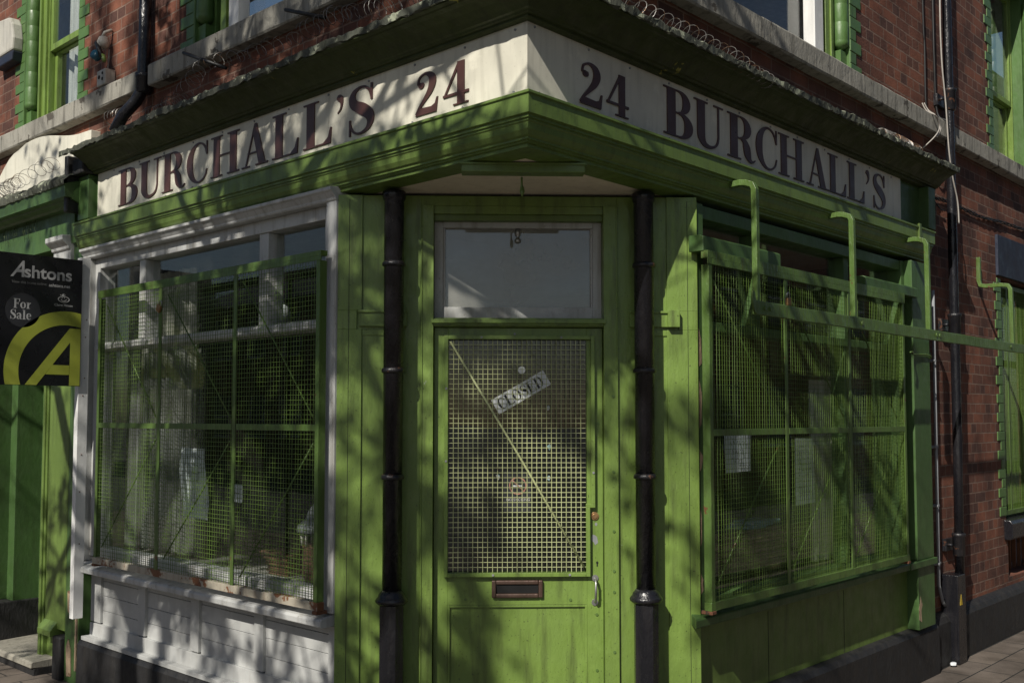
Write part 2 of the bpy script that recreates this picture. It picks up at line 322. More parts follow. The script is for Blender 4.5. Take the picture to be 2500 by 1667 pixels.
GL = {
 'B': (0.66, [rec(.08, 0, .27, 1), rec(0, 0, .36, H), rec(0, 1 - H, .34, 1), rec(.27, .5, .36, .5 + H), bowl(.34, .755, .19, .228, .17), bowl(.36, .265, .22, .248, .19)]),
 'U': (0.76, [rec(0, 1 - H, .35, 1), rec(.51, 1 - H, .76, 1), rec(.08, .28, .27, 1), rec(.615, .28, .65, 1),
       ('s', spline([(.175, .30, .19), (.185, .19, .18), (.25, .075, .12), (.38, .028, .075), (.52, .07, .05), (.60, .16, .04), (.632, .30, .035)]))]),
 'R': (0.76, [rec(.08, 0, .27, 1), rec(0, 0, .36, H), rec(0, 1 - H, .34, 1), rec(.27, .47, .38, .47 + H), bowl(.35, .742, .205, .24, .18),
       ('s', spline([(.38, .49, .06), (.47, .44, .12), (.52, .32, .18), (.55, .16, .17), (.60, .06, .10), (.68, .03, .05), (.76, .09, .02)]))]),
 'C': (0.72, [('s', spline([(.66, .70, .03), (.62, .84, .04), (.52, .955, .045), (.38, .985, .05), (.24, .90, .10), (.14, .72, .17), (.11, .5, .20), (.14, .28, .17), (.24, .10, .10), (.38, .015, .05), (.52, .04, .04), (.63, .14, .035), (.68, .30, .03)])),
       rec(.655, .66, .69, 1.0)]),
 'H': (0.86, [rec(.08, 0, .27, 1), rec(0, 0, .35, H), rec(0, 1 - H, .35, 1), rec(.59, 0, .78, 1), rec(.51, 0, .86, H), rec(.51, 1 - H, .86, 1), rec(.27, .49, .59, .49 + H)]),
 'A': (0.82, [('p', [(.40, 1.0), (.46, 1.0), (.75, 0), (.545, 0), (.345, .80)]), ('p', [(.10, 0), (.14, 0), (.42, .99), (.39, .99)]), rec(0, 0, .25, H), rec(.44, 0, .82, H), rec(.19, .30, .50, .30 + H)]),
 'L': (0.68, [rec(.08, 0, .27, 1), rec(0, 1 - H, .36, 1), rec(0, 0, .66, H), ('p', [(.62, 0), (.66, 0), (.68, .34), (.65, .34), (.60, .14), (.48, .03), (.46, 0)])]),
 'S': (0.62, [('s', spline([(.535, .70, .03), (.49, .86, .04), (.40, .96, .045), (.28, .975, .05), (.16, .91, .09), (.115, .78, .14), (.17, .64, .19), (.32, .53, .23), (.46, .40, .21), (.52, .25, .15), (.47, .10, .09), (.34, .02, .05), (.21, .03, .045), (.11, .13, .04), (.07, .28, .03)])),
       rec(.52, .66, .56, 1.0), rec(.05, 0, .085, .34)]),
 "'": (0.24, [('s', spline([(.06, .88, .02), (.12, .90, .15), (.17, .86, .12), (.19, .76, .06), (.16, .66, .035), (.08, .58, .02)]))]),
 '2': (0.66, [('s', spline([(.10, .70, .06), (.17, .72, .17), (.19, .78, .10)], 4)), ('s', spline([(.08, .74, .04), (.12, .90, .05), (.28, .975, .06), (.44, .90, .15), (.49, .74, .19), (.42, .54, .15), (.26, .34, .09), (.12, .18, .06), (.03, .04, .05)])),
       ('p', [(.01, 0), (.60, 0), (.64, .34), (.605, .34), (.56, .20), (.46, .15), (.13, .17)])]),
 '4': (0.66, [rec(.36, 0, .54, 1), rec(.26, 0, .64, H), ('p', [(0, .235), (.045, .235), (.40, .90), (.38, 1.0)]), rec(0, .235, .65, .235 + .06)]),
 'O': (0.80, [('s', ell(.38, .5, .29, .48, 0, 360, lambda a: H + .15 * abs(math.cos(R_(a))) ** 1.5, 28))]),
 'E': (0.72, [rec(.08, 0, .27, 1), rec(0, 0, .64, H), rec(0, 1 - H, .62, 1), rec(.27, .49, .46, .49 + H), rec(.44, .36, .475, .66), rec(.60, .68, .635, 1), rec(.62, 0, .655, .32)]),
 'D': (0.80, [rec(.08, 0, .27, 1), rec(0, 0, .36, H), rec(0, 1 - H, .34, 1), bowl(.36, .5, .29, .482, .19)]),
 'F': (0.66, [rec(.08, 0, .27, 1), rec(0, 0, .38, .05), rec(0, .95, .62, 1), rec(.27, .48, .46, .53), rec(.44, .36, .48, .64), rec(.58, .68, .63, 1)]),
 'o': (0.62, [('s', ell(.29, .33, .20, .31, 0, 360, lambda a: .05 + .13 * abs(math.cos(R_(a))) ** 1.5, 24))]),
 'r': (0.52, [rec(.08, 0, .25, .66), rec(0, 0, .36, .05), rec(0, .61, .2, .66), ('s', spline([(.25, .40, .05), (.33, .58, .06), (.44, .58, .14)], 5))]),
 'a': (0.60, [('s', spline([(.07, .48, .12), (.17, .62, .06), (.32, .62, .10), (.40, .48, .16), (.40, .25, .17), (.42, .06, .12), (.54, .03, .04)])), ('s', spline([(.36, .36, .04), (.16, .30, .08), (.10, .16, .14), (.18, .04, .09), (.36, .10, .04)]))]),
 'l': (0.36, [rec(.08, 0, .25, 1), rec(0, 0, .34, .05), rec(0, .95, .2, 1)]),
 'e': (0.58, [('s', spline([(.12, .35, .05), (.44, .35, .05)], 2)), ('s', spline([(.45, .34, .12), (.42, .54, .09), (.28, .64, .05), (.14, .55, .12), (.10, .34, .17), (.15, .12, .13), (.30, .03, .06), (.48, .14, .03)]))]),
}
def glyph(mb, ch, O, A, B, N, size, thick, xs=1.0):
    O, A, B, N = Vector(O), Vector(A), Vector(B), Vector(N)
    for i, (kind, g) in enumerate(GL[ch][1]):
        t = thick + 0.00025 * i
        W = lambda x, y, t: O + A * (x * size * xs) + B * (y * size) + N * t
        if kind == 'p':
            n = len(g); vs = [W(x, y, 0) for x, y in g] + [W(x, y, t) for x, y in g]
            mb.add(vs, [tuple(range(2 * n - 1, n - 1, -1))] + [(k, (k + 1) % n, n + (k + 1) % n, n + k) for k in range(n)])
        else:
            Lp, Rp = [], []
            for k, (x, y, wd) in enumerate(g):
                a = g[max(0, k - 1)]; b = g[min(len(g) - 1, k + 1)]
                tx, ty = b[0] - a[0], b[1] - a[1]; l = math.hypot(tx, ty) or 1
                nx, ny = -ty / l * wd / 2, tx / l * wd / 2
                Lp.append((x + nx, y + ny)); Rp.append((x - nx, y - ny))
            m = len(g)
            vs = [W(*p, 0) for p in Lp] + [W(*p, 0) for p in Rp] + [W(*p, t) for p in Lp] + [W(*p, t) for p in Rp]
            fs = []
            for k in range(m - 1):
                fs += [(2 * m + k, 2 * m + k + 1, 3 * m + k + 1, 3 * m + k), (k, k + 1, 2 * m + k + 1, 2 * m + k), (m + k, m + k + 1, 3 * m + k + 1, 3 * m + k)]
            fs += [(0, m, 3 * m, 2 * m), (m - 1, 2 * m - 1, 4 * m - 1, 3 * m - 1)]
            mb.add(vs, fs)
def word(mb, txt, O, A, B, N, size, thick, gap=0.1, xs=1.0):
    x = 0
    for c in txt:
        if c == ' ': x += 0.35; continue
        glyph(mb, c, Vector(O) + Vector(A) * (x * size * xs), A, B, N, size, thick, xs); x += GL[c][0] + gap
    return x * size * xs
def sans(name, txt, O, A, B, N, width, mat, parent, shear=0.0, offset=0.0, extr=0.0008, yscale=1.0):
    """words in the built-in face, fitted to a width, as a real thin mesh"""
    cu = bpy.data.curves.new(name, 'FONT'); cu.body = txt; cu.size = 1; cu.shear = shear; cu.offset = offset; cu.extrude = 0
    t = bpy.data.objects.new(name, cu); COL.objects.link(t)
    bpy.context.view_layer.update()
    me0 = bpy.data.meshes.new_from_object(t.evaluated_get(bpy.context.evaluated_depsgraph_get()))
    bpy.data.objects.remove(t)
    xs = [v.co.x for v in me0.vertices]; x0, x1 = min(xs), max(xs); s = width / (x1 - x0)
    O, A, B, N = Vector(O), Vector(A), Vector(B), Vector(N)
    mb = MB(); mb.add([O + A * ((v.co.x - x0) * s) + B * (v.co.y * s * yscale) + N * extr for v in me0.vertices], [list(p.vertices) for p in me0.polygons])
    o = mb.build(name, mat, parent); return o

# ================================================================== THE SETTING
def struct(name, mb, mat):
    return tag(mb.build(name, mat), None, None, None, 'structure')
GZ = -0.10
struct('ground', MB().box(FW, -160, 160, -160, 160, -0.6, -0.26), 'asphalt')
struct('road', MB().box(FW, -60, 60, -60, 60, -0.255, -0.225), 'asphalt')
# pavement wraps round the corner on both streets
struct('pavement', MB().add([(x, y, z) for z in (-0.24, GZ) for x, y in ((-6.2, -5.6), (40, -5.6), (40, 40), (-6.2, 40))], [(0, 3, 2, 1), (4, 5, 6, 7), (0, 1, 5, 4), (1, 2, 6, 5), (2, 3, 7, 6), (3, 0, 4, 7)]), 'paver')

# ================================================================== CORNER SHOP
shop = thing('corner_shop', (0, 0, GZ), 'green painted corner shop with a chamfered doorway between two iron columns, red brick above', 'shop')
PL = 4.07
# --- red brick storey above
def wall_with_openings(mb, F, u0, u1, z0, z1, ops, d0=-0.30, d1=-0.08):
    us = sorted({u0, u1} | {o[0] for o in ops} | {o[1] for o in ops})
    for a, b in zip(us[:-1], us[1:]):
        cuts = sorted([(o[2], o[3]) for o in ops if o[0] <= a + 1e-6 and o[1] >= b - 1e-6])
        z = z0
        for c0, c1 in cuts:
            if c0 > z: mb.box(F, a, b, d0, d1, z, c0)
            z = c1
        if z1 > z: mb.box(F, a, b, d0, d1, z, z1)
TOP = 7.6
mb = MB()
wall_with_openings(mb, FR, 0.08, 4.40, 3.40, TOP, [(1.80, 3.36, 4.0, 5.95)])
wall_with_openings(mb, FR, 4.40, 13.0, -0.2, TOP, [(6.26, 7.55, 4.0, 5.95), (6.33, 7.75, 0.86, 2.98), (6.36, 7.7, 0.36, 0.69), (9.4, 10.7, 4.0, 5.95)])
wall_with_openings(mb, FL, 0.30, 3.47, 3.40, TOP, [(1.35, 2.92, 4.0, 5.95)])
mb.build('brick_wall', 'brick', shop)
mb = MB().box(FR, 0.3, 13.0, -4.6, -0.3, TOP, TOP + 0.1).box(FL, 0.3, 3.47, -4.6, -0.3, TOP - 0.12, TOP - 0.02)
mb.build('roof', 'slate', shop)
# --- string course that doubles as window sill (joints between the stones)
def course(F, spans, parent, mat='stone'):
    mb = MB()
    for a, b in spans:
        n = max(1, int((b - a) / 0.16)); us = [a + (b - a) * i / n for i in range(n + 1)]
        prof = [(-0.10, 3.925), (-0.008, 3.93), (0.0, 3.94), (0.0, 4.062), (-0.012, 4.075), (-0.30, 4.10), (-0.30, 3.925)]
        jit = [[(d + random.uniform(-.002, .002), z + random.uniform(-.003, .003)) for d, z in prof] for _ in us]
        vs = [F(u, d, z) for u, pr in zip(us, jit) for d, z in pr]; m = len(prof)
        fs = [(i * m + k, i * m + (k + 1) % m, (i + 1) * m + (k + 1) % m, (i + 1) * m + k) for i in range(n) for k in range(m)]
        fs += [tuple(range(m)), tuple(range((n + 1) * m - 1, n * m - 1, -1))]
        mb.add(vs, fs)
    return mb.build('string_course', mat, parent)
course(FR, [(-0.0, 1.20), (1.204, 2.04), (2.044, 3.385), (3.389, 4.296), (4.30, 5.25), (5.254, 6.55), (6.554, 7.9), (7.904, 10), (10.004, 13)], shop)
course(FL, [(0.303, 1.50), (1.504, 2.892), (2.896, 3.37)], shop)

# --- painted brick quoins and rope-like corner moulding of the upper windows
def quoins(F, parent, ue, sgn, z0=4.08, z1=5.95, roll=True, depth=-0.26):
    """ue: arris of the opening; sgn: direction away from the opening"""
    mb = MB(); z = z0; k = 0
    while z < z1:
        h = 0.0815 * 1.0; wd = 0.17 if k % 2 == 0 else 0.10
        wd += random.uniform(-0.012, 0.012)
        a, b = sorted((ue, ue + sgn * wd)); mb.box(F, a, b, -0.1, -0.072 - 0.0015 * (k % 2), z, min(z + h - 0.004, z1)); z += h; k += 1
    a, b = sorted((ue - sgn * 0.004, ue + sgn * 0.03)); mb.box(F, a, b, depth, -0.0765, z0 - 0.01, z1)
    mb.build('painted_quoins', 'quoin', parent, 0.004)
    if roll:
        mb = MB(); c = F(ue - sgn * 0.045, -0.125, 0)
        prof = [(0.012, z0 + 0.16), (0.05, z0 + 0.185), (0.056, z0 + 0.21)]
        z = z0 + 0.22
        while z < z1 - 0.2:
            prof += [(0.054, z), (0.055, z + 0.004), (0.055 + random.uniform(-.001, .001), z + 0.122), (0.054, z + 0.126)]; z += 0.127
        prof += [(0.05, z), (0.012, z + 0.03)]
        mb.lathe(c, prof, 18)
        a, b = sorted((ue - sgn * 0.112, ue - sgn * 0.0)); mb.box(F, a, b, -0.30, -0.165, z0, z1)
        mb.box(F, *sorted((ue - sgn * 0.095, ue - sgn * 0.0)), -0.20, -0.10, z0 - 0.02, z0 + 0.15)
        mb.build('corner_moulding', 'quoin', parent)

def sash(F, parent, u0, u1, z0, z1, d=-0.27, mid=0.5, white=None, curtain=True):
    win = MB()
    win.box(F, u0, u0 + 0.06, d - 0.07, d + 0.03, z0, z1).box(F, u1 - 0.06, u1, d - 0.07, d + 0.03, z0, z1)
    win.box(F, u0 + 0.06, u1 - 0.06, d - 0.07, d + 0.03, z1 - 0.06, z1)
    for k, uu in enumerate((u0 + 0.06, u1 - 0.085)): win.box(F, uu, uu + 0.025, d - 0.05, d + 0.012, z0, z1 - 0.06)
    w_ = win.build('window', 'green_new', parent, 0.003)
    zm = z0 + (z1 - z0) * mid
    s = MB(); fr = 0.045
    a0, a1 = u0 + 0.086, u1 - 0.086
    for (y0, y1, dd) in ((z0 + 0.004, zm, d - 0.055), (zm - 0.03, z1 - 0.062, d - 0.015)):
        s.box(F, a0, a0 + fr, dd - 0.02, dd + 0.02, y0, y1).box(F, a1 - fr, a1, dd - 0.02, dd + 0.02, y0, y1)
        s.box(F, a0 + fr, a1 - fr, dd - 0.019, dd + 0.021, y0, y0 + 0.05).box(F, a0 + fr, a1 - fr, dd - 0.019, dd + 0.019, y1 - 0.045, y1)
    s.build('frame', white or 'green_new', w_, 0.003)
    g = MB(); g.box(F, a0 + fr, a1 - fr, d - 0.057, d - 0.053, z0 + .05, zm - .045).box(F, a0 + fr, a1 - fr, d - 0.017, d - 0.013, zm + .02, z1 - .107)
    g.build('glass', 'glass', w_)
    if curtain:
        c = MB(); n = 46; x0, x1 = a0, a0 + (a1 - a0) * curtain
        vs = []
        for i in range(n + 1):
            uu = x0 + (x1 - x0) * i / n; dd = d - 0.16 + 0.022 * math.sin(i * 1.35) + 0.01 * math.sin(i * 0.6)
            vs += [F(uu, dd, z0), F(uu, dd, z1)]
        c.add(vs, [(2 * i, 2 * i + 2, 2 * i + 3, 2 * i + 1) for i in range(n)], True); c.build('curtain', 'white', w_)
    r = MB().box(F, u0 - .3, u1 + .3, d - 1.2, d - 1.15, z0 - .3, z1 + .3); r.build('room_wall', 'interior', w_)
    return w_
sash(FR, shop, 1.80, 3.17, 4.085, 5.95, d=-0.16, white='white_new', mid=0.62, curtain=0)
quoins(FR, shop, 3.36, 1)
MB().box(FR, 3.17, 3.20, -0.25, -0.12, 4.08, 5.95).box(FR, 3.20, 3.26, -0.29, -0.14, 4.08, 5.95).build('window_lining', 'green_new', shop, 0.003)
MB().box(FR, 2.93, 3.05, -0.20, -0.118, 4.083, 5.95).build('white_jamb', 'white_new', shop, 0.003)
sash(FR, shop, 6.30, 7.5, 4.085, 5.95, mid=0.40, curtain=0.4)
quoins(FR, shop, 6.26, -1, roll=False)
quoins(FR, shop, 7.55, 1)
sash(FR, shop, 9.4, 10.7, 4.085, 5.95)
sash(FL, shop, 1.40, 2.70, 4.085, 5.95, d=-0.16, white='white_new', mid=0.62, curtain=0)
quoins(FL, shop, 2.92, 1)
MB().box(FL, 2.48, 2.585, -0.20, -0.118, 4.083, 5.95).build('white_jamb', 'white_new', shop, 0.003)

# --- cornice over the sign, mitred at the corner
CP = [(-0.02, 3.452), (0.022, 3.456), (0.03, 3.462), (0.03, 3.472), (0.045, 3.474), (0.05, 3.482), (0.062, 3.486), (0.075, 3.502), (0.105, 3.528), (0.14, 3.548), (0.165, 3.556), (0.17, 3.562), (0.192, 3.566), (0.192, 3.585), (-0.06, 3.63), (-0.06, 3.452)]
mb = MB().prism(FR, CP, 0, 4.56, -1, 0).prism(FL, CP, 0, 4.08, -1, 0)
cor = mb.build('cornice', 'green_moss', shop)
def flashing(F, u0, u1, mitre):
    n = int((u1 - u0) / 0.035); vs = []
    prof = [(0.192, 3.569), (0.203, 3.570), (0.204, 3.600), (0.185, 3.610), (0.08, 3.632), (-0.0795, 3.70)]
    for i in range(n + 1):
        lump = max(0, math.sin(i * 0.21) * math.sin(i * 0.047 + 1)) * 0.012
        for k, (d, z) in enumerate(prof):
            u = u0 + (u1 - u0) * i / n - (d if i == 0 and mitre else 0)
            vs.append(F(u, d + random.uniform(-.003, .004) * (0 < k), z + (random.uniform(-.006, .010) if k != 5 else 0) + lump * (k in (2, 3, 4))))
    m = len(prof)
    return MB().add(vs, [(i * m + k, i * m + k + 1, (i + 1) * m + k + 1, (i + 1) * m + k) for i in range(n) for k in range(m - 1)])
flashing(FR, 0, 4.585, True).build('lead_flashing', 'lead', cor)
flashing(FL, 0, 4.24, True).build('lead_flashing', 'lead', cor)

# --- fascia: frieze behind the sign boards and the moulding below them
mb = MB().box(FR, 0.02, 4.34, -0.16, -0.013, 2.99, 3.455).box(FL, 0.02, 4.10, -0.16, -0.013, 2.99, 3.455)
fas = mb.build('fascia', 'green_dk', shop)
FP = [(-0.135, 3.130), (0.05, 3.136), (0.078, 3.122), (0.078, 3.112), (0.070, 3.108), (0.070, 3.030), (0.058, 3.026), (0.058, 3.014), (0.050, 3.012), (0.050, 3.004), (0.044, 2.998), (0.040, 2.972), (0.028, 2.952), (0.018, 2.944), (0.018, 2.936), (0.008, 2.934), (0.006, 2.926), (-0.004, 2.924), (-0.004, 2.908), (-0.135, 2.904), (-0.135, 3.0)]
MB().prism(FR, FP, 0, 4.42, -1, 0).prism(FL, FP, 0, 4.28, -1, 0).build('fascia_moulding', 'green', fas)
MB().box(FR, 4.10, 4.135, 0.02, 0.082, 3.03, 3.142).build('moulding_joint_cap', 'green', fas, 0.002)
mb = MB().box(FR, 4.34, 4.47, -0.3, 0.06, 3.142, 3.452).box(FL, 4.10, 4.26, -0.3, 0.05, 3.142, 3.452).prism(FL, [(-0.1, 3.0), (0.03, 3.0), (0.05, 3.14), (-0.1, 3.14)], 4.285, 4.40)
each(mb, 'fascia_console', 'green_dk', fas, 0.004)
# --- soffit over the doorway
MB().add([(0.13, 0.13, 2.9075), (1.32, 0.13, 2.9075), (0.13, 1.32, 2.9075), (0.14, 0.14, 2.93), (1.32, 0.14, 2.93), (0.14, 1.32, 2.93)], [(0, 2, 1), (3, 4, 5), (0, 1, 4, 3), (1, 2, 5, 4), (2, 0, 3, 5)]).build('doorway_soffit', 'soffit', shop)

# --- chamfered doorway wall with panelling
mb = MB()
mb.box(FD, -0.925, -0.50, -0.14, 0, -0.2, 2.893).box(FD, 0.51, 0.925, -0.14, 0, -0.2, 2.893).box(FD, -0.50, 0.51, -0.14, 0, 2.842, 2.893)
cw = mb.build('doorway_wall', 'green_new', shop, 0.002)
for s in (-1, 1):
    mb = MB()
    a, b = (0.575, 0.585) if s > 0 else (0.585, 0.595)
    # raised stiles either side of sunk panels, dado rail
    e0, e1 = (0.766, 0.925) if s > 0 else (0.80, 0.925)
    mb.box(FD, *sorted((s * e0, s * e1)), 0.0, 0.012, 0.262, 2.20).box(FD, *sorted((s * e0, s * e1)), 0.0, 0.012, 2.2975, 2.892).box(FD, *sorted((s * 0.826, s * e1)), 0.0, 0.012, 2.20, 2.2975)
    mb.box(FD, *sorted((s * 0.585, s * 0.80)), 0.0, 0.007, 2.17, 2.20)
    mb.box(FD, *sorted((s * 0.57, s * 0.815)), 0.0, 0.024, 2.215, 2.285)
    mb.box(FD, *sorted((s * 0.57, s * 0.82)), 0.0, 0.034, 2.285, 2.297)
    if s > 0: mb.box(FD, 0.765, 0.825, 0.024, 0.05, 2.213, 2.30)
    mb.build('panel_moulding', 'green_new', cw, 0.002)
mb = MB()
for u in (-0.868, 0.872): mb.box(FD, u, u + 0.0022, 0.01, 0.0129, 0.25, 2.87)
each(mb, 'board_seam', 'void', cw)
mb = MB().box(FD, -0.93, -0.50, 0.0, 0.03, -0.2, 0.26).box(FD, 0.51, 0.93, 0.0, 0.03, -0.2, 0.26); each(mb, 'doorway_plinth', 'black_dull', shop, 0.004)
MB().box(FD, -0.6, 0.6, -0.14, 0.30, -0.2, 0.04).build('doorstep', 'concrete', shop, 0.008)

# --- door frame, fanlight and door
mb = MB()
mb.box(FD, -0.50, -0.436, -0.14, 0.014, 0.04, 2.842).box(FD, 0.438, 0.51, -0.14, 0.014, 0.04, 2.842)
mb.box(FD, -0.436, 0.438, -0.14, -0.002, 2.216, 2.262).box(FD, -0.446, 0.448, -0.002, 0.034, 2.232, 2.252).box(FD, -0.436, 0.438, -0.002, 0.018, 2.222, 2.232)
mb.box(FD, -0.4995, -0.492, 0.014, 0.020, 0.04, 2.84).box(FD, 0.502, 0.5095, 0.014, 0.020, 0.04, 2.84)
mb.box(FD, -0.436, 0.438, -0.12, -0.001, 2.80, 2.8415)
mb.build('door_frame', 'green_new', shop, 0.002)
fan = MB().box(FD, -0.436, -0.39, -0.135, -0.075, 2.262, 2.80).box(FD, 0.392, 0.438, -0.135, -0.075, 2.262, 2.80).box(FD, -0.39, 0.392, -0.135, -0.075, 2.262, 2.325).box(FD, -0.39, 0.392, -0.135, -0.075, 2.742, 2.80)
fan.box(FD, -0.39, -0.38, -0.12, -0.085, 2.325, 2.742).box(FD, 0.382, 0.392, -0.12, -0.085, 2.325, 2.742)
fan = fan.build('fanlight', 'white', shop, 0.003)
MB().box(FD, -0.39, 0.392, -0.112, -0.108, 2.325, 2.742).build('glass', 'glass_sheen_tint', fan)
MB().box(FD, -0.436, 0.438, -0.075, -0.02, 2.770, 2.80).build('stop_bead', 'green', fan, 0.002)
hk = MB(); hk.lathe(FD(0, -0.10, 0), [(0.006, 2.665), (0.016, 2.67), (0.018, 2.68), (0.012, 2.69), (0.008, 2.70), (0.015, 2.71), (0.017, 2.72), (0.012, 2.742)], 14); hk.build('ventilator_catch', 'steel', fan)

door = MB()
D0, D1 = -0.075, -0.03
door.box(FD, -0.433, -0.36, D0, D1, 0.045, 2.213).box(FD, 0.352, 0.435, D0, D1, 0.045, 2.213)
door.box(FD, -0.36, 0.352, D0, D1, 2.155, 2.213).box(FD, -0.36, 0.352, D0, D1, 0.80, 0.962).box(FD, -0.36, 0.352, D0, D1, 0.045, 0.27)
door.box(FD, -0.36, 0.352, D0 + .01, D1 - 0.014, 0.27, 0.80)
for a, b, c, e in ((-0.36, -0.348, 0.27, 0.80), (0.34, 0.352, 0.27, 0.80)): door.prism(lambda u, d, z: FD(u, d, z), [(D1 - .014, c), (D1, c), (D1, e), (D1 - .014, e)], a, b)
door.box(FD, -0.348, 0.34, D1 - .014, D1 - 0.002, 0.788, 0.80)
door = door.build('door', 'green_new', shop, 0.002)
MB().box(FD, -0.36, 0.352, -0.055, -0.051, 0.962, 2.155).build('glass', 'glass', door)
lb = MB()
def ring(mb, F, u0, u1, z0, z1, w_, d0, d1):
    mb.box(F, u0, u0 + w_, d0, d1, z0, z1).box(F, u1 - w_, u1, d0, d1, z0, z1).box(F, u0 + w_, u1 - w_, d0, d1, z0, z0 + w_).box(F, u0 + w_, u1 - w_, d0, d1, z1 - w_, z1)
ring(lb, FD, -0.136, 0.124, 0.838, 0.927, 0.022, D1, D1 + 0.02); lb = lb.build('letterbox', 'bronze', door, 0.006)
MB().prism(FD, [(D1 + .001, 0.86), (D1 + .006, 0.86), (D1 + .012, 0.905), (D1 + .001, 0.905)], -0.113, 0.101).build('letterbox_flap', 'void', door, 0.001)
h = MB(); pts = [FD(0.392, D1 + 0.004, 0.93), FD(0.392, D1 + 0.03, 0.928), FD(0.392, D1 + 0.042, 0.91), FD(0.391, D1 + 0.045, 0.87), FD(0.39, D1 + 0.042, 0.835), FD(0.39, D1 + 0.03, 0.82), FD(0.39, D1 + 0.004, 0.818)]
h.tube(pts, 0.0065, 10); h.disc(FD, 0.392, 0.934, 0.017, D1, D1 + 0.005); h.disc(FD, 0.39, 0.812, 0.017, D1, D1 + 0.005); h.build('handle', 'steel', door)
l = MB(); l.disc(FD, 0.391, 1.248, 0.021, D1, D1 + 0.006, 20).disc(FD, 0.391, 1.248, 0.013, D1 + 0.006, D1 + 0.011, 16); l.build('lock', 'brass', door, 0.001)
k = MB().disc(FD, 0.403, 1.012, 0.006, D1, D1 + 0.002, 12).box(FD, 0.400, 0.406, D1, D1 + .002, 0.993, 1.012); k.build('keyhole', 'void', door)
p = MB(); random.seed(4)
for (u, z, r) in ((0.391, 1.13, 0.022), (0.398, 1.206, 0.008)):
    p.poly(FD, [(u + r * random.uniform(.5, 1.1) * math.cos(a * .7), z + 1.3 * r * random.uniform(.5, 1.1) * math.sin(a * .7)) for a in range(9)], D1, D1 + 0.001)
each(p, 'bare_metal_patch', 'greypipe', door)
b = MB()
for u, z, dd in ((0.484, 1.475, .014), (0.484, 1.175, .014), (0.484, 0.975, .014), (0.484, 0.87, .014), (0.484, 0.57, .014), (0.484, 1.86, .014), (0.40, 0.75, D1), (0.40, 0.47, D1), (0.265, 0.825, D1), (-0.27, 0.83, D1), (0.40, 1.545, D1), (0.41, 1.72, D1)):
    b.disc(FD, u, z, 0.0075, dd, dd + 0.004, 10)
each(b, 'bolt_head', 'green_metal', door)

# --- iron columns carrying the corner
for s in (-1, 1):
    c = FD(s * 0.632, 0.10, 0)
    t = MB()
    t.lathe(c, [(0.048, 0.86), (0.050, 2.84), (0.056, 2.85), (0.060, 2.868), (0.060, 2.885), (0.052, 2.892)], 28)
    colm = t.build('iron_column', 'black', shop)
    t = MB(); t.lathe(c, [(0.062, -0.10), (0.062, 0.83)], 8, math.pi / 8, False)
    t.lathe(c, [(0.066, 0.83), (0.080, 0.842), (0.082, 0.852), (0.076, 0.862), (0.069, 0.868), (0.066, 0.88), (0.056, 0.892), (0.050, 0.90)], 28); t.build('column_base', 'black', colm)
    t = MB()
    for z in (2.52, 1.985, 1.455): t.lathe(c, [(0.05, z - 0.012), (0.058, z - 0.008), (0.059, z + 0.004), (0.054, z + 0.012), (0.049, z + 0.016)], 28)
    each(t, 'column_collar', 'black_rust', colm)

# --- shutter rail with hook under the doorway soffit
fit = thing('soffit_batten', FD(0, 0.6, 2.84), 'green painted batten box with a hook, fixed under the cream doorway soffit', 'batten')
MB().box(FD, -0.285, 0.275, 0.575, 0.66, 2.860, 2.903).box(FD, -0.292, 0.282, 0.566, 0.668, 2.892, 2.9035).build('box', 'green', fit, 0.003)
MB().tube([FD(-0.01, 0.60, 2.85), FD(-0.01, 0.60, 2.815), FD(-0.008, 0.592, 2.80), FD(-0.008, 0.60, 2.785), FD(-0.008, 0.606, 2.76)], 0.007, 8, radii=[.005, .005, .01, .012, .004]).build('hook', 'green', fit)

# --- right shopfront (street to the right)
mb = MB().box(FR, 1.302, 4.03, -0.25, -0.035, 0.265, 0.70)
mb.build('stall_riser', 'green', shop)
mb = MB()
for u in (2.06, 3.02): mb.box(FR, u, u + 0.003, -0.036, -0.0335, 0.27, 0.66)
each(mb, 'riser_joint', 'black_dull', shop)
MB().prism(FR, [(-0.12, 0.70), (0.045, 0.70), (0.058, 0.706), (0.06, 0.742), (0.052, 0.75), (-0.12, 0.765)], 1.24, 3.86, -1, 0).box(FR, 3.86, 4.34, -0.12, 0.066, 0.703, 0.748).build('sill', 'green_dk', shop, 0.003)
MB().prism(FR, [(-0.3, -0.2), (0.035, -0.2), (0.03, 0.23), (0.01, 0.262), (-0.04, 0.268), (-0.3, 0.268)], 1.27, 4.44).build('plinth', 'black_dull', shop, 0.004, 0.004)
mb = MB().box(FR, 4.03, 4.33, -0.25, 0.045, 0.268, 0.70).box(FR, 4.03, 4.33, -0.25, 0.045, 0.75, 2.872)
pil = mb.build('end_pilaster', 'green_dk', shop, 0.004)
MB().poly(FR, [(4.028, 0.34), (4.075, 0.32), (4.07, 0.40), (4.09, 0.44), (4.06, 0.50), (4.05, 0.455), (4.028, 0.42)], 0.0455, 0.0465).build('bare_wood_patch', 'wood', pil)
mb = MB()
mb.box(FR, 1.31, 1.365, -0.17, 0.005, 0.765, 2.868).box(FR, 3.975, 4.03, -0.17, -0.01, 0.765, 2.868)
mb.box(FR, 1.365, 3.975, -0.17, -0.02, 2.80, 2.869).box(FR, 1.365, 3.975, -0.16, -0.05, 2.215, 2.265).box(FR, 1.365, 3.975, -0.16, -0.05, 0.765, 0.81)
mb.box(FR, 2.00, 2.045, -0.155, -0.05, 2.265, 2.80).box(FR, 3.14, 3.21, -0.155, -0.05, 2.265, 2.80).box(FR, 3.14, 3.18, -0.155, -0.06, 0.81, 2.215)
wR = mb.build('shop_window', 'green_dk', shop, 0.003)
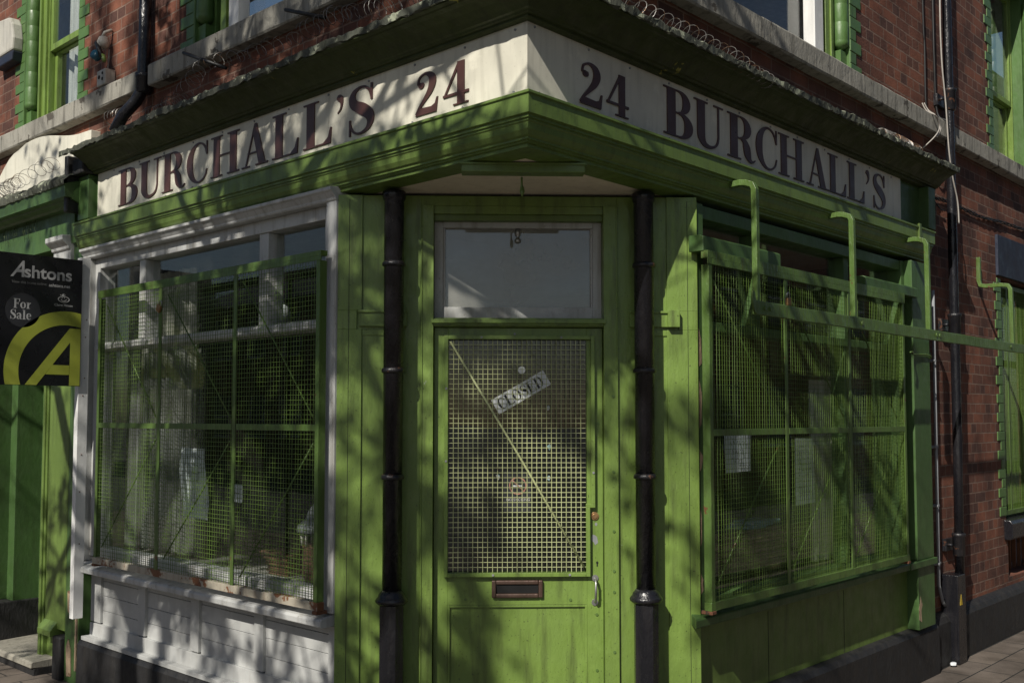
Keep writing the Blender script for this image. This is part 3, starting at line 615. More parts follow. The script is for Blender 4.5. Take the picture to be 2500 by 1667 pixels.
MB().box(FR, 1.365, 3.975, -0.112, -0.108, 0.81, 2.80).build('glass', 'glass', wR)
mb = MB().prism(FR, [(0.0, 2.60), (0.088, 2.598), (0.088, 2.672), (0.07, 2.682), (0.0, 2.684)], 1.235, 2.04).prism(FR, [(0.0, 2.60), (0.088, 2.598), (0.088, 2.66), (0.07, 2.67), (0.0, 2.672)], 3.16, 4.03); each(mb, 'guard_rest_board', 'green_dk', shop, 0.003)
mb = MB(); random.seed(3)
zz = 0.85
while zz < 2.3:
    hh = random.uniform(0.05, 0.3)
    mb.poly(FR, [(1.3095, zz), (1.33 + random.uniform(-.008, .01), zz + 0.02), (1.333 + random.uniform(-.008, .01), zz + hh * .7), (1.3095, zz + hh)], 0.0055, 0.0065); zz += hh + random.uniform(0.03, 0.2)
each(mb, 'peeled_patch', 'wood', wR)

# --- left shopfront: white timber window over a white boarded riser
mb = MB()
mb.box(FL, 1.30, 1.385, -0.14, 0.022, 0.768, 2.862).box(FL, 4.12, 4.19, -0.14, 0.012, 0.768, 2.862)
mb.box(FL, 1.385, 1.455, -0.14, -0.025, 0.80, 2.862).box(FL, 4.05, 4.12, -0.14, -0.025, 0.80, 2.862)
mb.box(FL, 1.455, 4.05, -0.14, -0.025, 2.79, 2.862).box(FL, 1.455, 4.05, -0.14, -0.025, 0.80, 0.86)
mb.prism(FL, [(-0.14, 2.213), (-0.02, 2.213), (-0.008, 2.222), (-0.008, 2.252), (-0.03, 2.27), (-0.14, 2.27)], 1.455, 4.05)
mb.box(FL, 3.415, 3.495, -0.14, -0.035, 2.27, 2.79).box(FL, 1.995, 2.085, -0.14, -0.035, 2.27, 2.79)
mb.prism(FL, [(-0.14, 2.8625), (0.022, 2.8625), (0.03, 2.872), (0.03, 2.88), (0.05, 2.905), (0.062, 2.912), (0.062, 2.93), (0.02, 2.935), (-0.14, 2.935)], 1.30, 4.20)
wL = mb.build('shop_window', 'white', shop, 0.004)
MB().box(FL, 1.455, 4.05, -0.092, -0.088, 0.86, 2.79).build('glass', 'glass', wL)
MB().prism(FL, [(-0.14, 0.702), (0.07, 0.702), (0.085, 0.708), (0.087, 0.738), (0.075, 0.748), (-0.03, 0.766), (-0.14, 0.768)], 1.315, 4.16).build('sill', 'white', shop, 0.004)
mb = MB()
cols = [(1.395, 1.985), (2.072, 2.660), (2.755, 3.315), (3.41, 3.935)]
for a, b in cols:
    z = 0.345
    while z < 0.70:
        mb.box(FL, a, b, -0.09, -0.045 + random.uniform(-.001, .001), z, min(z + 0.0965, 0.700)); z += 0.0995
mb.box(FL, 1.30, 4.08, -0.2, -0.09, 0.26, 0.70)
mb.box(FL, 1.305, 1.395, -0.09, -0.026, 0.36, 0.70)
for a, b in ((1.985, 2.072), (2.66, 2.755), (3.315, 3.41), (3.935, 4.08)): mb.box(FL, a, b, -0.09, -0.026, 0.36, 0.701)
mb.box(FL, 1.395, 3.935, -0.044, -0.022, 0.682, 0.7005)
mb.box(FL, 1.305, 4.08, -0.09, -0.0225, 0.262, 0.352)
mb.box(FL, 1.29, 4.10, -0.1, 0.028, 0.236, 0.262)
mb.build('boarded_riser', 'white_board', shop, 0.002)
MB().prism(FL, [(-0.3, -0.2), (0.045, -0.2), (0.04, 0.20), (0.02, 0.232), (-0.06, 0.235), (-0.3, 0.235)], 1.27, 4.14).build('plinth', 'black_dull', shop, 0.004, 0.004)
mb = MB().box(FL, 4.205, 4.42, -0.3, 0.0, -0.2, 3.13)
endp = mb.build('end_pilaster', 'green_dk', shop, 0.004)
mb = MB().box(FL, 4.215, 4.235, 0.0, 0.012, 0.0, 0.62).poly(FL, [(4.29, 0.35), (4.37, 0.39), (4.38, 0.53), (4.33, 0.54), (4.30, 0.49)], 0.001, 0.005).poly(FL, [(4.30, -0.05), (4.37, -0.06), (4.385, 0.14), (4.35, 0.20), (4.31, 0.12)], 0.001, 0.006); each(mb, 'splintered_wood', 'wood', endp)

# --- inside of the shop
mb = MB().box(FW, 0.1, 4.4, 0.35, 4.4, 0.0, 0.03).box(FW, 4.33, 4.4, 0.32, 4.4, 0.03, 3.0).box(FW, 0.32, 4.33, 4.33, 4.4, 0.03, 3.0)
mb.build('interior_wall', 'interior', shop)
MB().add([(0.35, 1.0, 2.92), (1.0, 0.35, 2.92), (4.33, 0.35, 2.92), (4.33, 4.33, 2.92), (0.35, 4.33, 2.92), (0.35, 1.0, 2.99), (1.0, 0.35, 2.99), (4.33, 0.35, 2.99), (4.33, 4.33, 2.99), (0.35, 4.33, 2.99)],
         [(0, 1, 2, 3, 4), (9, 8, 7, 6, 5), (0, 1, 6, 5), (1, 2, 7, 6), (2, 3, 8, 7), (3, 4, 9, 8), (4, 0, 5, 9)]).box(FW, 1.0, 4.3, 1.9, 2.05, 2.78, 2.9195).build('interior_ceiling', 'ceiling', shop)

# --- far ground floor window on the right and its dressings
quoins(FR, shop, 6.33, -1, 0.9, 2.98, roll=False)
mb = MB().box(FR, 6.34, 7.75, -0.30, -0.25, 0.87, 2.97); mb.box(FR, 6.34, 6.40, -0.25, -0.2, 0.87, 2.97)
lw = mb.build('lower_window', 'green_dk', shop, 0.003)
MB().box(FR, 6.40, 7.75, -0.235, -0.232, 0.95, 2.9).build('glass', 'glass', lw)
MB().prism(FR, [(-0.3, 0.69), (-0.03, 0.69), (-0.01, 0.71), (-0.01, 0.835), (-0.03, 0.86), (-0.3, 0.875)], 6.27, 7.85).build('sill', 'black', shop, 0.008, 0.003)
MB().prism(FR, [(-0.3, -0.2), (-0.005, -0.2), (-0.01, 0.22), (-0.03, 0.26), (-0.0795, 0.29), (-0.3, 0.29)], 4.48, 13).build('plinth', 'black_dull', shop, 0.004, 0.003)
g = MB().box(FR, 6.3, 7.72, -0.45, -0.44, 0.33, 0.70)
g.build('cellar_opening', 'void', shop)
g = MB()
for i in range(9): g.box(FR, 6.45 + i * 0.14, 6.475 + i * 0.14, -0.25, -0.22, 0.36, 0.69)
each(g, 'grille_bar', 'rust', shop)

# ================================================================== SIGN BOARDS
def sign_board(F, A, N, u_end, letters, label, seams):
    s = thing('shop_sign', F(u_end / 2, 0, 3.14), label, 'sign', 'cream fascia sign boards')
    mb = MB(); us = [0.0] + seams + [u_end]
    for i, (a, b) in enumerate(zip(us[:-1], us[1:])):
        m0 = -1 if i == 0 else 0
        mb.prism(F, [(-0.012, 3.137), (0.0, 3.137), (0.0, 3.456), (-0.012, 3.456)], a + (0.001 if i else 0.0), b - 0.001, m0, 0)
    mb.build('panel', 'sign', s)
    for ch, a, b in letters:
        wd = GL[ch][0]; size = 0.244 if ch not in '24' else 0.2
        mb = MB(); glyph(mb, ch, F(a, 0.0002, 3.178), A, (0, 0, 1), N, size, 0.006, abs(b - a) / (wd * size)); mb.build('letter' if ch not in "24'" else ('numeral' if ch in '24' else 'apostrophe'), 'letter', s)
    mb = MB(); random.seed(len(letters) + int(u_end * 100)); u = 0.06
    while u < u_end:
        for z in (3.156, 3.436):
            mb.disc(F, u + random.uniform(-.02, .02), z + random.uniform(-.004, .004), 0.0055, 0, 0.005, 10)
        u += 0.34
    each(mb, 'fixing_screw', 'greypipe', s)
    return s
LT = [("B", 3.739, 3.477), ("U", 3.447, 3.160), ("R", 3.143, 2.858), ("C", 2.84, 2.588), ("H", 2.555, 2.248), ("A", 2.217, 1.953), ("L", 1.91, 1.665), ("L", 1.618, 1.37), ("'", 1.345, 1.271), ("S", 1.241, 1.016), ("2", 0.718, 0.553), ("4", 0.522, 0.351)]
sign_board(FL, (0, -1, 0), (-1, 0, 0), 4.06, LT, 'cream fascia sign reading BURCHALL\'S 24 over the white framed shop window', [1.40, 2.75])
RT = [("2", 0.348, 0.522), ("4", 0.55, 0.724), ("B", 1.016, 1.273), ("U", 1.294, 1.578), ("R", 1.624, 1.918), ("C", 1.926, 2.182), ("H", 2.191, 2.503), ("A", 2.541, 2.819), ("L", 2.829, 3.083), ("L", 3.104, 3.362), ("'", 3.374, 3.444), ("S", 3.491, 3.709)]
sign_board(FR, (1, 0, 0), (0, -1, 0), 3.975, RT, 'cream fascia sign reading 24 BURCHALL\'S over the green framed shop window', [1.33, 2.66])

# ================================================================== WIRE GUARDS
def mesh_panel(F, u0, u1, z0, z1, sp, r, d, wav=0.002):
    """woven wire: square rods, alternate wires swapping front and back, slightly uneven"""
    mb = MB(); nu = round((u1 - u0) / sp); nz = round((z1 - z0) / sp)
    for i in range(1, nu):
        u = u0 + (u1 - u0) * i / nu; k = 5; pts = [F(u + random.uniform(-wav, wav), d + 0.4 * r + random.uniform(-wav, wav), z0 + (z1 - z0) * j / k) for j in range(k + 1)]
        mb.tube(pts, r, 4, smooth=False, caps=False)
    for i in range(1, nz):
        z = z0 + (z1 - z0) * i / nz; k = 5; pts = [F(u0 + (u1 - u0) * j / k, d - 1.0 * r + random.uniform(-wav, wav), z + random.uniform(-wav, wav)) for j in range(k + 1)]
        mb.tube(pts, r, 4, smooth=False, caps=False)
    return mb
def guard(F, label, us, zs, d, bottom_mat, name='window_guard', topw=0.05, braces=(), feet=True, group='mesh guards over the shopfront glass', wr=0.0017):
    u0, u1, z0, z1 = us[0], us[-1], zs[0], zs[-1]
    g = thing(name, F((u0 + u1) / 2, d, z0), label, 'window guard', group)
    w_ = 0.032
    mb = MB()
    mb.box(F, u0 - 0.01, u1 + 0.01, d - 0.03, d + 0.012, z1 - topw * .55, z1).box(F, u0 - 0.01, u1 + 0.01, d + 0.006, d + 0.012, z1 - topw, z1 - topw * .55)
    for i, u in enumerate(us):
        a = u - w_ / 2 if 0 < i < len(us) - 1 else (u if i == 0 else u - w_)
        mb.box(F, a, a + w_, d + 0.0045, d + 0.009, z0 + 0.03, z1 - topw)
        if i in (0, len(us) - 1): mb.box(F, *( (a, a + 0.005) if i == 0 else (a + w_ - .005, a + w_)), d - 0.035, d + 0.0045, z0 + 0.03, z1 - topw)
    for z in zs[1:-1]:
        for a, b in zip(us[:-1], us[1:]):
            mb.box(F, a + w_ * .75, b - w_ * .75, d + 0.0048, d + 0.0086, z - 0.017, z + 0.017)
    mb.build('frame', 'green_metal', g, 0.0015)
    MB().box(F, u0 - 0.01, u1 + 0.01, d - 0.03, d + 0.012, z0 - 0.012, z0 + 0.03).build('bottom_rail', bottom_mat, g, 0.002)
    mesh_panel(F, u0 + 0.003, u1 - 0.003, z0 + 0.0, z1 - 0.02, 0.0255, wr, d).build('mesh', 'wire', g)
    for (a, b) in braces:
        MB().tube([F(a[0], d - 0.008, a[1]), F((a[0] + b[0]) / 2, d - 0.010, (a[1] + b[1]) / 2), F(b[0], d - 0.008, b[1])], 0.0045, 6).build('brace', 'green_metal', g)
    if feet:
        mb = MB()
        for u in (u0 + .01, u1 - .01): mb.box(F, u - 0.02, u + 0.02, d - 0.05, d + 0.016, z0 - 0.03, z0 - 0.012)
        each(mb, 'hinge_foot', 'rust', g, 0.003)
    return g
guard(FL, 'large green mesh guard with rusty bottom rail over the white framed window', [1.335, 2.12, 2.965, 3.80], [0.80, 1.70, 2.60], 0.085, 'rustgreen',
      braces=[((3.72, 2.5), (3.02, 1.75)), ((3.72, 0.9), (3.02, 1.62)), ((2.9, 2.5), (2.18, 1.75)), ((2.9, 0.9), (2.18, 1.62)), ((2.06, 2.5), (1.40, 1.75)), ((2.06, 0.88), (1.40, 1.62))])
guard(FR, 'large green mesh guard over the green framed window, beneath the security rail', [1.25, 2.05, 2.865, 3.72], [0.80, 1.675, 2.60], 0.10, 'green_metal', topw=0.07, wr=0.0014,
      braces=[((1.32, 0.9), (1.98, 1.6)), ((1.32, 2.45), (1.98, 1.75)), ((2.12, 2.45), (2.8, 1.75)), ((2.12, 0.9), (2.8, 1.6)), ((2.95, 2.45), (3.6, 1.75)), ((2.95, 0.9), (3.6, 1.6))])
guard(FR, 'green mesh guard over the far window in the brick wall, right edge of the photo', [6.36, 6.62, 7.15, 7.7], [0.90, 2.955], -0.125, 'green_metal', topw=0.04, feet=False)
# door guard, notched round the lock
dg = thing('door_guard', FD(0, 0, 0.95), 'green mesh guard screwed on the shop door, with one diagonal brace', 'window guard', None)
mb = MB(); e = 0.020; d0, d1 = D1 - 0.002 + .003, D1 + 0.028
mb.box(FD, -0.380, -0.380 + e, d0, d1, 0.945, 2.172).box(FD, -0.36, 0.372, d0, d1, 2.152, 2.172).box(FD, -0.36, 0.345, d0, d1, 0.945, 0.965)
mb.box(FD, 0.372, 0.392, d0, d1, 1.312, 2.172).box(FD, 0.345, 0.366, d0, d1, 0.945, 1.292).box(FD, 0.345, 0.392, d0, d1, 1.292, 1.312)
mb.build('frame', 'green_new', dg, 0.002)
random.seed(5)
mesh_panel(FD, -0.358, 0.345, 0.967, 2.15, 0.0253, 0.0020, D1 + 0.014, 0.0005).build('mesh', 'wire_pale', dg)
MB().tube([FD(-0.35, D1 + 0.022, 2.14), FD(0.0, D1 + 0.021, 1.56), FD(0.335, D1 + 0.022, 0.99)], 0.0055, 6).build('brace', 'wire_pale', dg)
mb = MB()
for u, z in ((-0.19, 2.162), (0.22, 2.162), (-0.37, 1.9), (-0.37, 1.53), (-0.13, 0.955), (0.26, 0.955), (0.383, 1.47), (-0.02, 2.18)): mb.disc(FD, u, z, 0.006, d1, d1 + 0.004, 10)
each(mb, 'fixing_screw', 'greypipe', dg)
# padlocks
def padlock(F, u, d, z, label, tilt=0.4):
    p = thing('padlock', F(u, d, z), label, 'padlock', 'brass padlocks on the window guards')
    c, s = math.cos(tilt), math.sin(tilt)
    T = lambda a, b: (u + a * c - b * s, z + a * s + b * c)
    MB().poly(F, [T(*q) for q in ((-.022, -.045), (.022, -.045), (.022, 0), (-.022, 0))], d, d + 0.016).build('body', 'brass', p, 0.004)
    pts = [T(-.014, 0), T(-.014, .016), T(-.008, .026), T(0, .029), T(.008, .026), T(.014, .016), T(.014, 0)]
    MB().tube([F(a, d + 0.008, b) for a, b in pts], 0.0035, 8).build('shackle', 'steel', p)
padlock(FL, 2.945, 0.10, 2.44, 'tilted brass padlock on the mesh guard of the white framed window', 0.55)
padlock(FR, 2.05, 0.118, 2.425, 'brass padlock above the rail on the right guard, nearer the door', 0.1)
padlock(FR, 2.87, 0.118, 2.41, 'brass padlock on the right guard, close behind the second rail bracket', 0.1)

# ================================================================== SECURITY RAIL
bar = thing('security_rail', (1.5, -0.19, 2.3), 'long flat green security rail on bent brackets in front of the right window', 'rail')
mb = MB(); us = [1.53 + 0.25 * i for i in range(35)]
vs = []; 
for i, u in enumerate(us):
    j = random.uniform(-.002, .002)
    vs += [FR(u, 0.207, 2.284 + j), FR(u, 0.220, 2.286 + j), FR(u, 0.220, 2.358 + j), FR(u, 0.207, 2.360 + j)]
fs = [(4 * i + k, 4 * i + (k + 1) % 4, 4 * i + 4 + (k + 1) % 4, 4 * i + 4 + k) for i in range(len(us) - 1) for k in range(4)] + [(0, 1, 2, 3), (len(vs) - 1, len(vs) - 2, len(vs) - 3, len(vs) - 4)]
mb.add(vs, fs)
mb.poly(FR, [(1.535, 2.286), (1.535, 2.359), (1.525, 2.372), (1.520, 2.395), (1.512, 2.408), (1.500, 2.410), (1.492, 2.398), (1.492, 2.36), (1.500, 2.325), (1.515, 2.30)], 0.2075, 0.2195)
mb.build('flat_bar', 'green_metal', bar, 0.003)
for i, u in enumerate((1.585, 2.755, 3.945, 5.74, 7.5)):
    mb = MB()
    if i < 3: path = [(u, .04, 3.0), (u, .10, 3.003), (u, .135, 2.998), (u, .175, 2.982), (u, .187, 2.955), (u, .188, 2.70), (u, .188, 2.29)]
    else: path = [(u, -.062, 3.10), (u, -.062, 2.90), (u, -.05, 2.862), (u, -.01, 2.852), (u, .11, 2.852), (u, .168, 2.842), (u, .186, 2.81), (u, .188, 2.6), (u, .188, 2.29)]
    mb.tube([FR(*q) for q in path], 0.0225, 4, smooth=False)
    mb.build('bracket', 'green_metal', bar, 0.003)
mb = MB()
for u in (1.62, 1.68, 2.80, 4.0, 4.06, 5.6): mb.disc(FR, u, 2.325, 0.014, 0.22, 0.226, 12)
each(mb, 'rivet', 'green_metal', bar, 0.002)

# ================================================================== PIPES AND CABLES ON THE RIGHT BRICKWORK
dp = thing('downpipe', (4.93, -0.03, GZ), 'black cast iron downpipe on the red brick wall right of the shopfront', 'drainpipe', 'black downpipes')
MB().tube([FR(4.97, 0.0, 7.4), FR(4.965, 0.0, 5.5), FR(4.955, 0.005, 4.25), FR(4.945, 0.01, 3.0), FR(4.93, 0.015, 1.5), FR(4.915, 0.015, 0.55)], 0.035, 20).build('pipe', 'black', dp)
for z, u in ((4.25, 4.955), (2.47, 4.94), (0.78, 4.917)):
    c = FR(u, 0.012, 0); t = MB(); t.lathe(c, [(0.036, z - 0.09), (0.044, z - 0.08), (0.045, z + 0.06), (0.050, z + 0.065), (0.051, z + 0.085), (0.038, z + 0.09)], 20)
    t.box(FR, u - 0.10, u + 0.10, -0.078, -0.045, z - 0.045, z + 0.045).tube([FR(u - .07, -0.05, z), FR(u - .07, -0.01, z)], 0.012, 8); t.build('pipe_collar', 'black_rust', dp)
cov = MB().box(FR, 4.765, 4.93, -0.076, 0.052, GZ, 0.565)
cov = cov.build('cable_cover', 'black', dp, 0.006)
MB().poly(FR, [(4.80, 0.34), (4.85, 0.34), (4.825, 0.42)], 0.0525, 0.054).build('warning_label', 'yellow', dp)
cn = thing('conduit', (4.64, 0.05, 0.3), 'thin grey conduit clipped beside the green end pilaster', 'conduit')
MB().tube([FR(4.66, -0.045, 2.72), FR(4.655, -0.045, 1.6), FR(4.645, -0.045, 0.5), FR(4.72, -0.045, 0.36), FR(4.765, -0.045, 0.33)], 0.0125, 10).build('tube', 'greypipe', cn)
for z in (2.18, 1.53, 1.09, 0.66):
    MB().box(FR, 4.60, 4.68, -0.078, -0.036, z - 0.01, z + 0.01).tube([FR(4.605, -0.04, z), FR(4.605, -0.02, z)], 0.011, 8).build('clip', 'greypipe', cn, 0.003)
def cable(pts, r, mat, label, F=FR):
    sm = spline([(a, b, c) for a, b, c in pts], 8)
    mb = MB().tube([F(*q) for q in sm], r, 6); return solo(mb, 'cable', mat, label, 'cable')
cable([(4.625, -.06, 7.3), (4.63, -.06, 4.98), (4.648, -.06, 4.63), (4.643, -.06, 4.28), (4.65, -.06, 4.14)], 0.007, 'cable', 'black cable running down the upper right brickwork to a looped white end')
cable([(4.835, -.06, 7.3), (4.839, -.06, 5.04), (4.841, -.06, 4.57), (4.877, -.06, 4.15), (4.88, .015, 4.06), (4.88, .015, 3.93)], 0.009, 'cable', 'thicker black cable just left of the upper right downpipe')
cable([(4.60, -.055, 4.16), (4.62, -.03, 4.10), (4.60, .02, 4.055), (4.641, .02, 4.04), (4.70, .02, 3.975), (4.60, .02, 3.885), (4.56, -.06, 3.80)], 0.005, 'cable_w', 'white cable loop hanging over the stone string course')
cable([(4.56, -.055, 4.15), (4.58, -.03, 4.09), (4.62, .022, 4.05), (4.668, .022, 4.03), (4.72, .022, 3.97), (4.63, .022, 3.885)], 0.005, 'cable_w', 'second white cable, inner loop hanging over the stone string course')
cable([(4.76, .042, 5.8), (4.70, .045, 4.95), (4.71, .045, 4.5), (4.775, .045, 4.16), (4.815, .045, 3.83), (4.88, .045, 3.62), (4.975, .045, 3.44), (4.995, .045, 3.27)], 0.006, 'cable_w', 'long white cable hanging down over the black downpipe')
def bundle(pts, label):
    sm = spline(pts, 10); random.seed(12); mb = MB()
    for j in range(3):
        mb.tube([FR(u, d + 0.006 * math.sin(i * .9 + j * 2), z + 0.010 * math.sin(i * .55 + j * 2.1)) for i, (u, d, z) in enumerate(sm)], 0.0055, 5)
    solo(mb, 'cable', 'cable', label, 'cable')
bundle([(4.47, -.06, 3.47), (4.76, -.06, 3.453), (5.0, -.065, 3.47), (5.4, -.065, 3.465), (5.82, -.065, 3.46), (6.35, -.065, 3.488), (6.99, -.065, 3.508), (8.2, -.065, 3.55)], 'bundle of black cables strung sideways along the lower brickwork past the downpipe')
cable([(4.48, -.06, 3.46), (4.76, -.06, 3.43), (4.88, -.06, 3.39), (4.99, -.06, 3.385)], 0.005, 'cable', 'short sagging black cable beside the downpipe, below the cornice tip')
cable([(3.80, .114, 2.20), (3.88, .10, 2.205), (4.0, .06, 2.197), (4.25, .055, 2.205), (4.34, .05, 2.19), (4.37, -.03, 2.16), (4.5, -.06, 2.15), (4.62, -.06, 2.24)], 0.006, 'green_metal', 'thin painted cable crossing the green end pilaster below the rail')
MB().box(FL, 4.085, 4.262, -0.1, 0.10, 3.455, 3.57).box(FL, 4.262, 4.31, -0.12, 0.13, 3.20, 3.60).build('dark_filler_block', 'black_dull', shop, 0.01, 0.003)  # added black block standing for the shaded, dirty end of the cornice
nb_ = MB().box(FR, 6.22, 8.0, -0.079, -0.055, 3.0, 3.36)
solo(nb_, 'wall_board', 'navy', 'dark navy board fixed above the far mesh guarded window', 'board', None, 0.003)
lit = MB(); random.seed(8)
lit.poly(lambda u, d, z: (u, z, d), [(4.70 + .045 * math.cos(a) * random.uniform(.6, 1), -0.03 + .03 * math.sin(a) * random.uniform(.6, 1)) for a in [i * .7 for i in range(9)]], GZ + 0.012, GZ + 0.03)
solo(lit, 'litter', 'paper', 'crumpled white scrap at the foot of the black cable cover', 'litter', None, 0.004)

# ================================================================== RAZOR AND COILED WIRE
def coil(F, path, rad, turns, label, r=0.0016, squash=1.0, group='coils of wire along the cornice', jit=0.42):
    sm = spline([(a, b, c) for a, b, c in path], 12); n = turns * 16; pts = []
    random.seed(int(path[0][0] * 1000)); ph = 0; rr = rad
    for i in range(n + 1):
        t = i / n * (len(sm) - 1); k = min(int(t), len(sm) - 2); f = t - k
        u, d, z = [sm[k][j] * (1 - f) + sm[k + 1][j] * f for j in range(3)]
        if i % 16 == 0: tgt = rad * random.uniform(1 - jit, 1 + jit * .6)
        rr += (tgt - rr) * 0.1
        a = 2 * math.pi * i / 16
        pts.append(F(u + 0.25 * rr * math.sin(a + 1), d + rr * math.cos(a) * squash, z + rr * math.sin(a) + 0))
    mb = MB().tube(pts, r, 4, smooth=False)
    return solo(mb, 'razor_wire', 'wire_steel', label, 'coiled wire', group)
coil(FR, [(0.28, .13, 3.66), (0.56, .13, 3.66), (0.83, .13, 3.65), (1.1, .14, 3.64), (1.37, .15, 3.622), (1.62, .16, 3.60), (1.8, .16, 3.59)], 0.052, 24, 'loose coil of wire on the right cornice near the apex')
coil(FR, [(3.33, .13, 3.63), (3.62, .13, 3.64), (3.80, .13, 3.635)], 0.035, 26, 'tightly wound coil of wire lying on the right cornice above the final S', 0.002, jit=.05)
coil(FR, [(3.80, .10, 3.64), (3.90, .14, 3.64), (4.0, .12, 3.635)], 0.03, 10, 'small bunched coil of wire at the right end of the right cornice', 0.002)
coil(FL, [(1.55, .05, 3.80), (1.37, .05, 3.82), (1.18, .05, 3.80), (0.98, .05, 3.76), (0.80, .06, 3.74), (0.6, .07, 3.70), (0.4, .08, 3.68)], 0.05, 24, 'evenly spread coil of wire above the numeral 24 on the left cornice')
coil(FL, [(2.45, .05, 3.86), (2.25, .05, 3.83), (2.05, .05, 3.81), (1.85, .05, 3.80), (1.6, .05, 3.79)], 0.045, 11, 'sparse stretched coil of wire midway along the left cornice', jit=.6)
coil(FL, [(2.80, .06, 3.72), (2.70, .06, 3.78), (2.62, .06, 3.84), (2.5, .05, 3.87)], 0.055, 7, 'coil of wire hanging from the dark stick at the left cornice')
coil(FL, [(3.20, .06, 3.69), (3.05, .06, 3.69), (2.95, .06, 3.70), (2.82, .05, 3.71)], 0.05, 12, 'tangled rusty coil of wire on the left cornice beside the black downpipe')
coil(FL, [(3.85, .03, 3.80), (3.72, .03, 3.80), (3.60, .03, 3.775)], 0.045, 10, 'coil of wire hidden in shade under the string course left of the downpipe')
coil(FL, [(5.75, .14, 3.46), (5.45, .14, 3.50), (5.30, .14, 3.53), (5.15, .12, 3.56)], 0.055, 22, 'dense coil of wire on the neighbouring mossy cornice, far left', 0.002)
coil(FL, [(5.18, .10, 3.57), (4.95, .10, 3.59), (4.72, .10, 3.60), (4.55, .10, 3.60)], 0.052, 5, 'open coil of wire in front of the curved white board', 0.002, jit=.3)
for a, b, c, e, lb_ in ((2.73, 3.965, 2.36, 3.80, 'dark stick poking out below the stone course, nearer the left downpipe'), (1.66, 3.935, 1.40, 3.84, 'dark stick poking out below the stone course, nearer the apex')):
    solo(MB().tube([FL(a, 0.10, c * 0 + b), FL(c, 0.03, e)], 0.011, 6), 'stick', 'cable', lb_, 'stick')

# ================================================================== LEFT WALL FIXTURES
dl_ = thing('downpipe', FL(3.46, 0.0, 3.6), 'black downpipe in the gap of the stone course on the left facade', 'drainpipe', 'black downpipes')
MB().tube([FL(3.46, -0.02, 7.4), FL(3.46, -0.02, 4.02), FL(3.465, -0.015, 3.93), FL(3.51, 0.01, 3.85), FL(3.60, 0.05, 3.77), FL(3.66, 0.08, 3.66)], 0.04, 18).build('pipe', 'black', dl_)
t = MB(); t.lathe(FL(3.46, -0.02, 0), [(0.042, 3.90), (0.052, 3.91), (0.053, 4.0), (0.058, 4.005), (0.058, 4.03), (0.042, 4.035)], 18); t.build('pipe_collar', 'black', dl_)
sk = thing('outdoor_socket', FL(4.06, 0.0, 4.06), 'off-white outdoor socket box standing on the left stone course', 'socket')
MB().box(FL, 3.99, 4.12, -0.078, 0.0, 4.085, 4.20).build('box', 'plastic', sk, 0.008)
mb = MB().disc(FL, 4.03, 4.13, 0.012, 0.0, 0.003).disc(FL, 4.03, 4.17, 0.010, 0.0, 0.003).disc(FL, 4.08, 4.15, 0.014, 0.0, 0.003); each(mb, 'socket_hole', 'void', sk)
sp = thing('security_lamp', FL(4.07, 0.0, 4.26), 'small blue and black lamp with green tag hanging on the left brickwork', 'lamp')
MB().tube([FL(4.05, -0.07, 4.50), FL(4.05, -0.02, 4.47), FL(4.06, -0.01, 4.44)], 0.012, 8).lathe(FL(4.07, -0.02, 0), [(0.02, 4.36), (0.04, 4.37), (0.045, 4.40), (0.03, 4.44), (0.012, 4.45)], 14).build('mount', 'plastic', sp)
MB().tube([FL(4.10, 0.0, 4.30), FL(4.085, 0.04, 4.31)], 0.035, 14, radii=[0.036, 0.034]).build('lens', 'bluegreen', sp)
MB().tube([FL(4.09, 0.02, 4.40), FL(4.05, 0.02, 4.34), FL(4.01, 0.01, 4.27)], 0.017, 4).build('arm', 'cable', sp)
MB().tube([FL(4.01, 0.01, 4.29), FL(3.98, 0.01, 4.24)], 0.016, 4).build('tag', 'green_new', sp)
cable([(4.06, -.06, 4.36), (4.065, -.06, 4.28), (4.06, -.05, 4.20)], 0.005, 'cable_w', 'short white cable from the wall lamp to the socket box', FL)
cable([(3.62, -.065, 7.2), (3.63, -.065, 5.2), (3.62, -.065, 4.6), (3.64, -.065, 4.08)], 0.006, 'cable', 'black cable running down beside the left downpipe', FL)
ab = thing('alarm_box', FL(5.80, -0.08, 4.66), 'off-white burglar alarm box with dark base, at the far left edge', 'alarm box')
MB().poly(FL, [(5.64, 4.74), (5.63, 4.84), (5.66, 4.96), (5.72, 5.03), (5.98, 5.06), (6.05, 4.95), (6.05, 4.74)], -0.079, 0.012).build('cover', 'plastic', ab, 0.015)
MB().poly(FL, [(5.66, 4.66), (5.64, 4.738), (6.05, 4.738), (6.02, 4.66)], -0.079, 0.006).build('base', 'navy', ab, 0.01)

# ================================================================== NEIGHBOURING SHOP ON THE LEFT
nb = thing('neighbouring_shop', FL(5.4, 0, GZ), 'neighbouring green shopfront with recessed doorway and plain cream curved board above, far left', 'shop')
mb = MB(); wall_with_openings(mb, FL, 3.475, 12.5, 3.30, TOP, [(4.60, 5.60, 4.0, 5.95), (8.0, 9.2, 4.0, 5.95)]); wall_with_openings(mb, FL, 7.2, 12.5, -0.2, 3.30, []); mb.build('brick_wall', 'brick', nb)
course(FL, [(3.545, 4.474), (4.482, 5.90), (5.904, 7.4), (7.404, 12.5)], nb)
sash(FL, nb, 4.63, 5.36, 4.085, 5.95, d=-0.15, mid=0.33, curtain=1.0)
quoins(FL, nb, 5.60, 1); quoins(FL, nb, 4.60, -1, roll=False)
MB().box(FL, 5.36, 5.39, -0.24, -0.10, 4.09, 5.95).box(FL, 5.39, 5.43, -0.24, -0.12, 4.09, 5.95).box(FL, 5.43, 5.49, -0.24, -0.15, 4.09, 5.95).build('window_lining', 'green_new', nb, 0.003)
sash(FL, nb, 8.0, 9.2, 4.085, 5.95)
